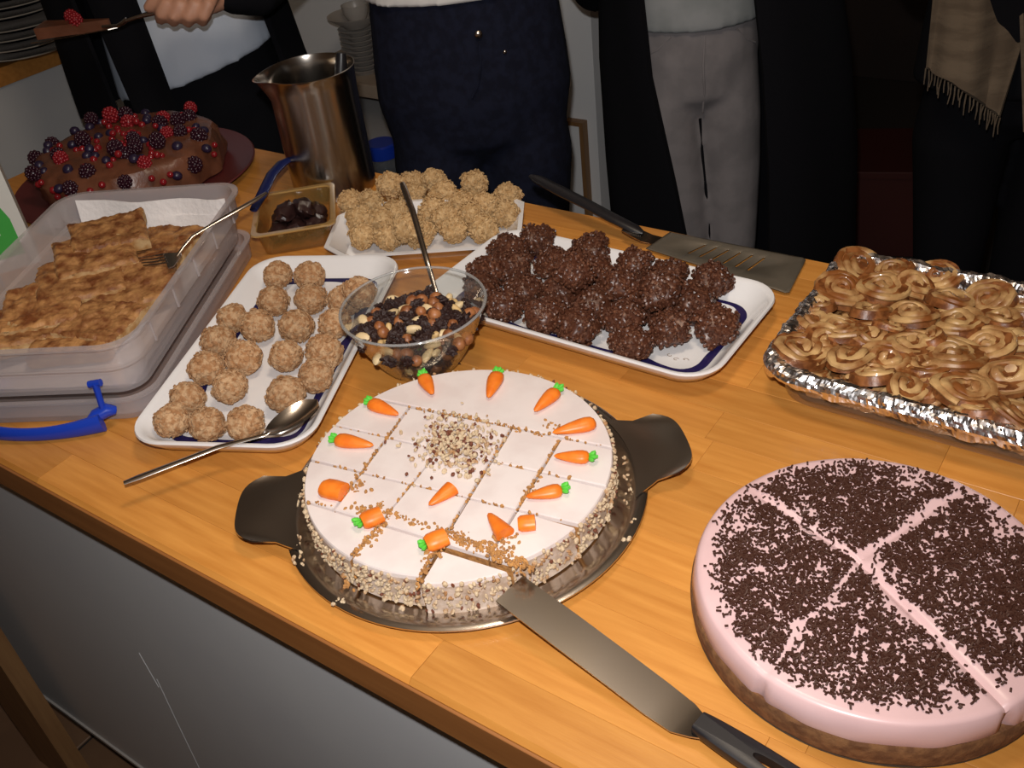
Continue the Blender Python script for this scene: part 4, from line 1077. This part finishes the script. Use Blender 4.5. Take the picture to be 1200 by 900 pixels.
cu = MB(); cu.lathe([(0,0),(0.02,0),(0.022,0.004),(0.036,0.03),(0.038,0.05),(0.036,0.05),(0.034,0.03),(0.02,0.008),(0,0.006)], 40)
tag(cu.build('cup', CREAMP, loc=(sx_+0.005, sy_, 0.6562+9*0.0135+0.0155)), 'small cup standing in the shallow bowl on the shelf', 'cup')

# wood edged low panel right of the dark jeans
pn = empty('edged_panel', (-1.412, 2.14, 0.0), 0, 'pale low panel with brown wooden edging beside the dark doorway', 'panel')
MB().box(0.02, 0.065, -0.012, 0.009, 0.0, 0.520).build('board', WHITEWALL, pn, smooth=False)
MB().box(0.066, 0.078, -0.016, 0.009, 0.0, 0.532).build('edge_strip', DARKWOOD, pn, smooth=False)
MB().box(0.02, 0.066, -0.016, 0.009, 0.5205, 0.532).build('edge_strip', DARKWOOD, pn, smooth=False)

# ------------------------------------------------------------------ second worktop at the left with stacked plates
lw_ = empty('side_cabinet', (-2.35, 0, 0), 0, 'grey sided kitchen cabinet with a wooden top at the left', 'cabinet')
MB().box(-0.6, 0.0, -0.3, 1.44, 0.0, 0.8595).build('cabinet_body', GREYLAM, lw_, smooth=False)
MB().box(-0.62, 0.012, -0.3, 1.46, 0.86, 0.90, 0.002).build('cabinet_top', W_EDGE, lw_, smooth=False)
MB().box(0.0005, 0.004, 1.405, 1.44, 0.0, 0.8595).build('edge_band', CREAMP, lw_, smooth=False)
sp_ = Vector((-2.39, 1.29, 0.9005))
pl = empty('dinner_plate', sp_, 0, '', 'plate')
pd = MB(); pd.lathe([(0,0),(0.085,0),(0.09,0.003),(0.128,0.0135),(0.128,0.0155),(0.124,0.0158),(0.088,0.0065),(0,0.005)], 56); pd.build('plate_body', DKPLATE, pl)
rm = MB(); rm.lathe([(0.1265,0.0133),(0.131,0.0142),(0.132,0.0155),(0.131,0.0168),(0.1265,0.0163)], 56, close=True); rm.build('plate_edge', RIMM, pl)
ORD = ['lowest', 'second from the bottom', 'third from the bottom', 'fourth from the bottom', 'fifth from the bottom', 'sixth from the bottom', 'seventh from the bottom', 'second from the top', 'topmost']
tag(pl, 'dark glazed dinner plate with pale rim, lowest of the stack on the left cabinet', 'plate', 'plates stacked on the left cabinet')
for i in range(1, 9):
    c = copy_tree(pl); c.location = sp_+Vector((brg.uniform(-0.004, 0.004), brg.uniform(-0.004, 0.004), i*0.021+(0.008 if i > 3 else 0)))
    c['label'] = 'dark glazed dinner plate with pale rim, %s of the left stack' % ORD[i]

# dark red cupboard in the dark far room
rcx = dep(1035, 230, 2.9)
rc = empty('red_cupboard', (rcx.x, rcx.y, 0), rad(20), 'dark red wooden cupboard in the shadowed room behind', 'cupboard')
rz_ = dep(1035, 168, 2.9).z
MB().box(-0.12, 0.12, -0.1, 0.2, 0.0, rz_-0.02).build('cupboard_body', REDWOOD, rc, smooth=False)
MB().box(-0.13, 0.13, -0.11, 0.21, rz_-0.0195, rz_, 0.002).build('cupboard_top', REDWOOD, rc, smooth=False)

# ------------------------------------------------------------------ people
def ell(cx, cy, z, rx, ry, n=20, tx=0.0, ty=0.0):
    return [(cx+rx*cos(2*pi*i/n), cy+ry*sin(2*pi*i/n), z+tx*rx*cos(2*pi*i/n)+ty*ry*sin(2*pi*i/n)) for i in range(n)]
def organic(mb, name, m, parent, vox=0.009, smooth=4):
    o = mb.build(name, m, parent)
    r = o.modifiers.new('skin_over', 'REMESH'); r.mode = 'VOXEL'; r.voxel_size = vox; r.use_smooth_shade = True
    s = o.modifiers.new('soften', 'SMOOTH'); s.factor = 0.5; s.iterations = smooth
    return o
def caps(b, pts, rad_, n=14):
    b.tube(pts, rad_, n)
    for p, r in ((pts[0], rad_[0]), (pts[-1], rad_[-1])): b.blob(p, (r,)*3, base=ICO2)
def person(px, py, depth, turn, label, k=1.0):
    p = dep(px, py, depth)
    t = empty('person', (p.x, p.y, 0), rad(38)+turn, label, 'person', None)
    return t
def trousers(t, m, waist=1.03, hip=0.165, hipd=0.115, thigh=0.085, spread=0.085, crotch=0.80, name='trousers', lean=0.0):
    b = MB()
    b.loft([ell(0,0,crotch-0.01,hip*0.62,hipd*0.62), ell(0,0,crotch+0.03,hip*0.93,hipd*0.95), ell(0,0,crotch+0.10,hip,hipd*1.03), ell(0,0,crotch+0.17,hip*0.97,hipd), ell(0,0,waist,hip*0.90,hipd*0.93)])
    for s in (-1, 1):
        b.loft([ell(s*spread*0.9+lean,0.01,0.06,thigh*0.66,thigh*0.72), ell(s*spread*0.85+lean,0.015,0.25,thigh*0.66,thigh*0.74), ell(s*spread*0.85+lean,-0.01,0.48,thigh*0.74,thigh*0.80), ell(s*spread*0.95+lean*0.5,0,0.66,thigh*0.90,thigh*1.02), ell(s*spread,0,crotch-0.03,thigh,thigh*1.16), ell(s*spread*0.95,0,crotch+0.08,thigh*0.9,thigh*1.1)])
    return organic(b, name, m, t, 0.009, 3)
def body(t, h=1.66, lean=0.0, thin=1.0):
    """continuous figure under the clothes: head, neck, trunk, arms, feet"""
    b = MB(); k = h/1.66
    b.loft([ell(0,0.0,0.95*k,0.10*thin,0.075*thin), ell(0,0,1.10*k,0.10*thin,0.075*thin), ell(0,0,1.28*k,0.12*thin,0.085), ell(0,0.01,1.36*k,0.13*thin,0.07), ell(0,0.015,1.40*k,0.07,0.06)])
    b.loft([ell(0,0.02,1.37*k,0.055,0.055), ell(0,0.01,1.48*k,0.05,0.052)])
    b.blob((0,-0.01,1.56*k), (0.074,0.094,0.112), base=ICO3)
    b.blob((0,-0.102,1.545*k), (0.012,0.018,0.018), base=ICO2)
    for s in (-1, 1):
        b.blob((s*0.075,0.0,1.55*k), (0.012,0.02,0.03), base=ICO2)
        fx = s*0.08*thin+lean
        b.loft([ell(fx,0.01,0.0,0.035,0.04), ell(fx,0.012,0.25,0.032,0.036), ell(s*0.072*thin+lean,0,0.5,0.034*thin,0.036*thin), ell(s*0.06*thin,0,0.98*k,0.036*thin,0.05*thin)])
        b.loft([ell(fx,-0.06,0.0,0.042,0.11), ell(fx,-0.05,0.035,0.038,0.10), ell(fx,0.0,0.075,0.035,0.05)])
    return organic(b, 'body', SKIN, t, 0.011, 3)
def hairdo(t, h):
    k = h/1.66; b = MB(); b.blob((0,0.012,1.585*k), (0.085,0.098,0.105), base=ICO3); b.blob((0,0.06,1.47*k), (0.075,0.045,0.10), base=ICO3)
    return organic(b, 'hair', HAIR, t, 0.011, 2)
def arm(t, m, pts, rads, name='sleeve'):
    b = MB(); caps(b, [Vector(p) for p in pts], rads); return organic(b, name, m, t, 0.009, 3)
def toplayer(t, m, name, rings, vox=0.009):
    b = MB(); b.loft(rings); return organic(b, name, m, t, vox, 3)

# person in dark jeans
p2 = person(556, 100, 1.74, 0.05, 'person in dark blue jeans and white shirt behind the pale clusters')
body(p2, 1.66, -0.005); hairdo(p2, 1.66)
j2 = trousers(p2, JEANS, 1.12, 0.176, 0.12, 0.090, 0.078, 0.83, 'jeans', -0.005)
toplayer(p2, WHITES, 'shirt', [ell(0,0,1.106,0.170,0.123,24), ell(0,0,1.14,0.160,0.118,24), ell(0,0,1.2,0.15,0.11,24), ell(0,0,1.32,0.172,0.115,24), ell(0,0,1.40,0.13,0.08,24), ell(0,0,1.42,0.06,0.05,24)])
for s in (-1, 1):
    arm(p2, WHITES, [(s*0.17,0,1.36),(s*0.20,-0.05,1.22),(s*0.02,-0.155,1.235)], [0.052,0.044,0.036])
bu = MB(); bu.blob((0.012,-0.119,1.055), (0.007,0.003,0.007), base=ICO2); bu.build('button', STEEL, j2)
rv = MB(); rv.blob((0.052,-0.115,1.02), (0.0035,0.002,0.0035), base=ICO2); rv.build('rivet', STEEL, j2)
fl_ = MB(); fl_.tube([(0.012,-0.121,1.045),(0.010,-0.126,1.01),(0.0,-0.127,0.975),(-0.012,-0.124,0.955)], 0.0022, 6); fl_.build('fly_seam', JEANS, j2)

# person in grey trousers with long black coat
p3 = person(812, 100, 1.92, 0.0, 'person in grey trousers and grey shirt under a long open black coat')
body(p3, 1.62, 0.03, 0.78); hairdo(p3, 1.62)
j3 = trousers(p3, GREYJ, 1.02, 0.126, 0.10, 0.075, 0.060, 0.80, 'trousers', 0.03)
for nm_, pts_ in (('crease_shade', [(0.001,-0.060,0.782),(0.006,-0.054,0.72),(0.014,-0.049,0.65),(0.022,-0.045,0.58),(0.029,-0.041,0.5),(0.03,-0.022,0.3)]), ('fly_seam', [(0.0,-0.098,0.955),(-0.004,-0.104,0.90),(0.0,-0.098,0.85),(0.002,-0.078,0.80)]),  # black tube in the groove between the legs paints the crease's shade
                  ('pocket_seam', [(-0.060,-0.086,0.955),(-0.082,-0.074,0.93),(-0.105,-0.056,0.915)]), ('pocket_seam', [(0.060,-0.086,0.955),(0.082,-0.074,0.93),(0.105,-0.056,0.915)])):
    sq = MB(); sq.tube(pts_, 0.0032 if nm_ == 'crease_shade' else 0.0022, 8); sq.build(nm_, BLACKC if nm_ == 'crease_shade' else GREYJ, j3)
toplayer(p3, GREYS, 'shirt', [ell(0,0,0.962,0.132,0.112,24), ell(0,0,1.02,0.132,0.110,24), ell(0,0,1.15,0.13,0.105,24), ell(0,0,1.3,0.155,0.11,24), ell(0,0,1.37,0.12,0.08,24), ell(0,0,1.39,0.06,0.05,24)])
def open_coat(t, m, a0, a1, rings, name='coat', th=0.012):
    g = []
    for (z, rx, ry, *c) in rings:
        e1 = a1+(rad(c[1]) if len(c) > 1 else 0)
        g.append([((c[0] if c else 0)+rx*cos(a0+(e1-a0)*i/36)+0.006*sin(i*0.9+z*3), ry*sin(a0+(e1-a0)*i/36)+0.006*cos(i*1.1+z*2), z) for i in range(37)])
    return MB().sheet(g, th).build(name, m, t)
# opening faces the room; the right flap reaches further over the front
open_coat(p3, BLACKC, rad(-84), rad(222), [(1.40,0.10,0.08,0),(1.36,0.175,0.115,0),(1.22,0.185,0.14,0.02),(1.05,0.205,0.155,0.045),(0.9,0.225,0.17,0.06,3),(0.7,0.24,0.18,0.075,12),(0.45,0.25,0.19,0.085,21),(0.25,0.26,0.195,0.09,22)])
for s in (-1, 1):
    arm(p3, BLACKC, [(s*0.17,0.02,1.33),(s*0.225,0.06,1.10),(s*0.16,0.20,0.98)], [0.060,0.052,0.045])

# person in black with a fringed brown scarf at the right
p4 = person(1195, 110, 1.72, -0.25, 'person in black clothes with a fringed brown scarf at the right')
body(p4, 1.66); hairdo(p4, 1.66)
trousers(p4, BLACKC, 1.02, 0.16, 0.115, 0.085, 0.085, 0.78)
toplayer(p4, BLACKC, 'jacket', [ell(0,0,0.86,0.185,0.135,24), ell(0,0,1.0,0.175,0.13,24), ell(0,0,1.15,0.165,0.125,24), ell(0,0,1.32,0.182,0.125,24), ell(0,0,1.40,0.13,0.09,24), ell(0,0,1.43,0.07,0.06,24)])
for s in (-1, 1):
    arm(p4, BLACKC, [(s*0.19,0,1.37),(s*0.25,0.03,1.13),(s*0.16,0.14,1.0)], [0.06,0.052,0.044])
def px_local(t, px, py, depth): return t.matrix_basis.inverted() @ dep(px, py, depth)
sf = MB(); g = []
p4.matrix_basis  # basis holds location and rotation
quad = [[(1098,-60),(1130,-50),(1165,-40),(1200,-30)], [(1092,10),(1122,24),(1160,48),(1196,60)], [(1085,80),(1115,98),(1150,122),(1172,138)]]
dq = [[1.60,1.57,1.555,1.56], [1.585,1.56,1.55,1.555], [1.58,1.555,1.545,1.55]]
def interp(T, u, v, f):
    a = u*(len(T[0])-1); b_ = v*(len(T)-1); i = min(int(a), len(T[0])-2); j = min(int(b_), len(T)-2); fu, fv = a-i, b_-j
    return f(T[j][i])*(1-fu)*(1-fv)+f(T[j][i+1])*fu*(1-fv)+f(T[j+1][i])*(1-fu)*fv+f(T[j+1][i+1])*fu*fv
for j in range(19):
    row = []
    for i in range(25):
        u, v_ = i/24, j/18
        X, Y = interp(quad, u, v_, lambda q: q[0]), interp(quad, u, v_, lambda q: q[1]); D = interp(dq, u, v_, lambda q: q)
        row.append(px_local(p4, X, Y, D+0.010*sin(u*9+v_)+0.004*sin(u*21)))
    g.append(row)
so4 = MB().sheet(g, 0.006).build('scarf', SCARFM, p4)
fr_ = MB()
for i in range(0, 25):
    a = g[-1][i]; d = Vector((0.002*sin(i*2.1), -0.003, -0.026-0.008*sin(i*1.7))); fr_.tube([a, a+d*0.5+Vector((0.0015*sin(i), 0, 0)), a+d], [0.0014, 0.0012, 0.0008], 5)
fr_.build('fringe', SCARFM, so4)
g2 = [[px_local(p4, 1196+22*i/8+3*v_, 60+95*v_, 1.535+0.006*sin(i)) for i in range(9)] for v_ in [j/8 for j in range(-6, 9)]]
MB().sheet(g2, 0.006).build('scarf_end', SCARFM, p4)

# person in pale blue shirt with black cardigan, serving a slice
p1 = person(232, 80, 1.98, 0.0, 'person in pale shirt and black cardigan lifting a slice of cake')
body(p1, 1.64); hairdo(p1, 1.64)
trousers(p1, BLACKC, 1.02, 0.168, 0.118, 0.086, 0.085, 0.78)
toplayer(p1, BLUEW, 'shirt', [ell(0,0,0.945,0.172,0.128,28,tx=0.24), ell(0,0,1.02,0.165,0.125,28), ell(0,0,1.12,0.155,0.12,28), ell(0,0,1.3,0.168,0.118,28), ell(0,0,1.38,0.13,0.085,28), ell(0,0,1.40,0.06,0.055,28)])
# cardigan: back and sides as an open shell, the left front edge hanging free
open_coat(p1, BLACKC, rad(-28), rad(204), [(1.40,0.11,0.08),(1.35,0.18,0.125),(1.2,0.185,0.14),(1.05,0.192,0.148),(0.95,0.205,0.155),(0.88,0.215,0.16)], 'cardigan')
def front_flap(x0, x1, x2, x3, z0, z1, dy, name='cardigan_front'):
    g = []
    for j in range(13):
        v_ = j/12; row = []
        for i in range(9):
            u = i/8; x = (x0+(x1-x0)*u)*(1-v_)+(x2+(x3-x2)*u)*v_
            y = -0.145*math.sqrt(max(0.05, 1-(x/0.24)**2))-dy-0.006*sin(u*5+v_*2)
            row.append((x, y, z1+(z0-z1)*v_))
        g.append(row)
    return MB().sheet(g, 0.008).build(name, BLACKC, p1)
front_flap(-0.135, -0.045, -0.085, -0.008, 0.74, 1.36, 0.006)
front_flap(-0.215, -0.165, -0.245, -0.135, 0.885, 1.36, 0.008)
# arm that holds the server
hw = px_local(p1, 262, 2, 1.66)
arm(p1, BLACKC, [(0.19,0.0,1.34),(0.235,-0.10,1.12), px_local(p1, 300, -6, 1.68), px_local(p1, 272, -6, 1.665)], [0.060,0.050,0.038,0.033])
arm(p1, BLACKC, [(-0.17,0.02,1.34),(-0.19,0.12,1.12),(-0.08,0.20,1.0)], [0.055,0.046,0.038])
# hand: palm, four curled fingers round the server grip, thumb on top
D = 1.64
hnd = MB()
def HL(px, py, d=0.0): return px_local(p1, px, py, D+d)
caps(hnd, [HL(286, -10, 0.03), HL(262, -8, 0.02), HL(245, -4, 0.012)], [0.026, 0.026, 0.029])
caps(hnd, [HL(240, -8, 0.012), HL(212, -6, 0.01)], [0.030, 0.026])
for k, (x, ln) in enumerate(((246, 1.0), (229, 1.08), (212, 1.02), (197, 0.86))):
    caps(hnd, [HL(x+4, -8, -0.010), HL(x-2, 6, -0.026), HL(x-8, 6+13*ln, -0.020), HL(x-9, 8+17*ln, -0.002), HL(x-3, 4+15*ln, 0.012)], [0.0125, 0.0118, 0.0108, 0.0098, 0.0085], 10)
caps(hnd, [HL(218, -14, -0.010), HL(196, -8, -0.022), HL(180, 2, -0.018), HL(174, 9, -0.012)], [0.0135, 0.0125, 0.0112, 0.009], 10)
organic(hnd, 'hand', SKIN, p1, 0.0042, 2)
hs = empty('pie_server', dep(200, 12, D), 0, 'bright metal cake server held in a hand at the left', 'server'); h0 = hs.location.copy()
hm = MB(); hm.tube([dep(*q, D-0.002+d)-h0 for q, d in (((236,6),0.0),((205,11),0.0),((180,15),0.0),((160,20),0.002),((148,24),0.004))], [0.006,0.007,0.0065,0.005,0.0045], 12, flat=(1, 0.7)); hm.build('handle', STEEL, hs)
hm = MB(); hm.tube([dep(*q, D+d)-h0 for q, d in (((149,23),0.004),((144,27),0.006),((138,30),0.012),((120,31),0.03))], [0.0045,0.004,0.003,0.0025], 8); hm.build('neck', STEEL, hs)
g = []
for j in range(10):
    u = j/9; hw_ = 0.008+0.026*math.sin(min(1, u*1.5)*pi/2)*(1 if u < 0.8 else 1-(u-0.8)*2.4)
    c = dep(132-82*u, 33+14*u, D+0.02+0.10*u)-h0
    g.append([c+Vector((0.5, 0.86, 0))*(hw_*(-1+2*i/4)) for i in range(5)])
MB().sheet(g, 0.0015).build('blade', STEELB, hs)
cs = empty('cake_slice', dep(92, 38, D+0.068), 0, 'dark berry cake slice carried on the metal server', 'cake slice')
c_ = MB(); c_.loft([[(-0.055,-0.018,0.0),(0.05,-0.002,0.0),(0.05,0.004,0.0),(-0.055,0.024,0.0)],[(-0.055,-0.018,0.016),(0.05,-0.002,0.014),(0.05,0.004,0.014),(-0.055,0.024,0.016)]])
co_ = c_.build('slice_body', GANACHE, cs); co_.rotation_euler = (0.02, 0.12, rad(-30)+pi)
co_.rotation_euler = (0, 0.0, rad(34)); co_.scale = (1.2, 1.2, 1.2)
link('raspberry', bm_['raspberry'], cs, (0.005, 0.0, 0.022)); link('raspberry', bm_['raspberry'], cs, (-0.025, 0.012, 0.022))
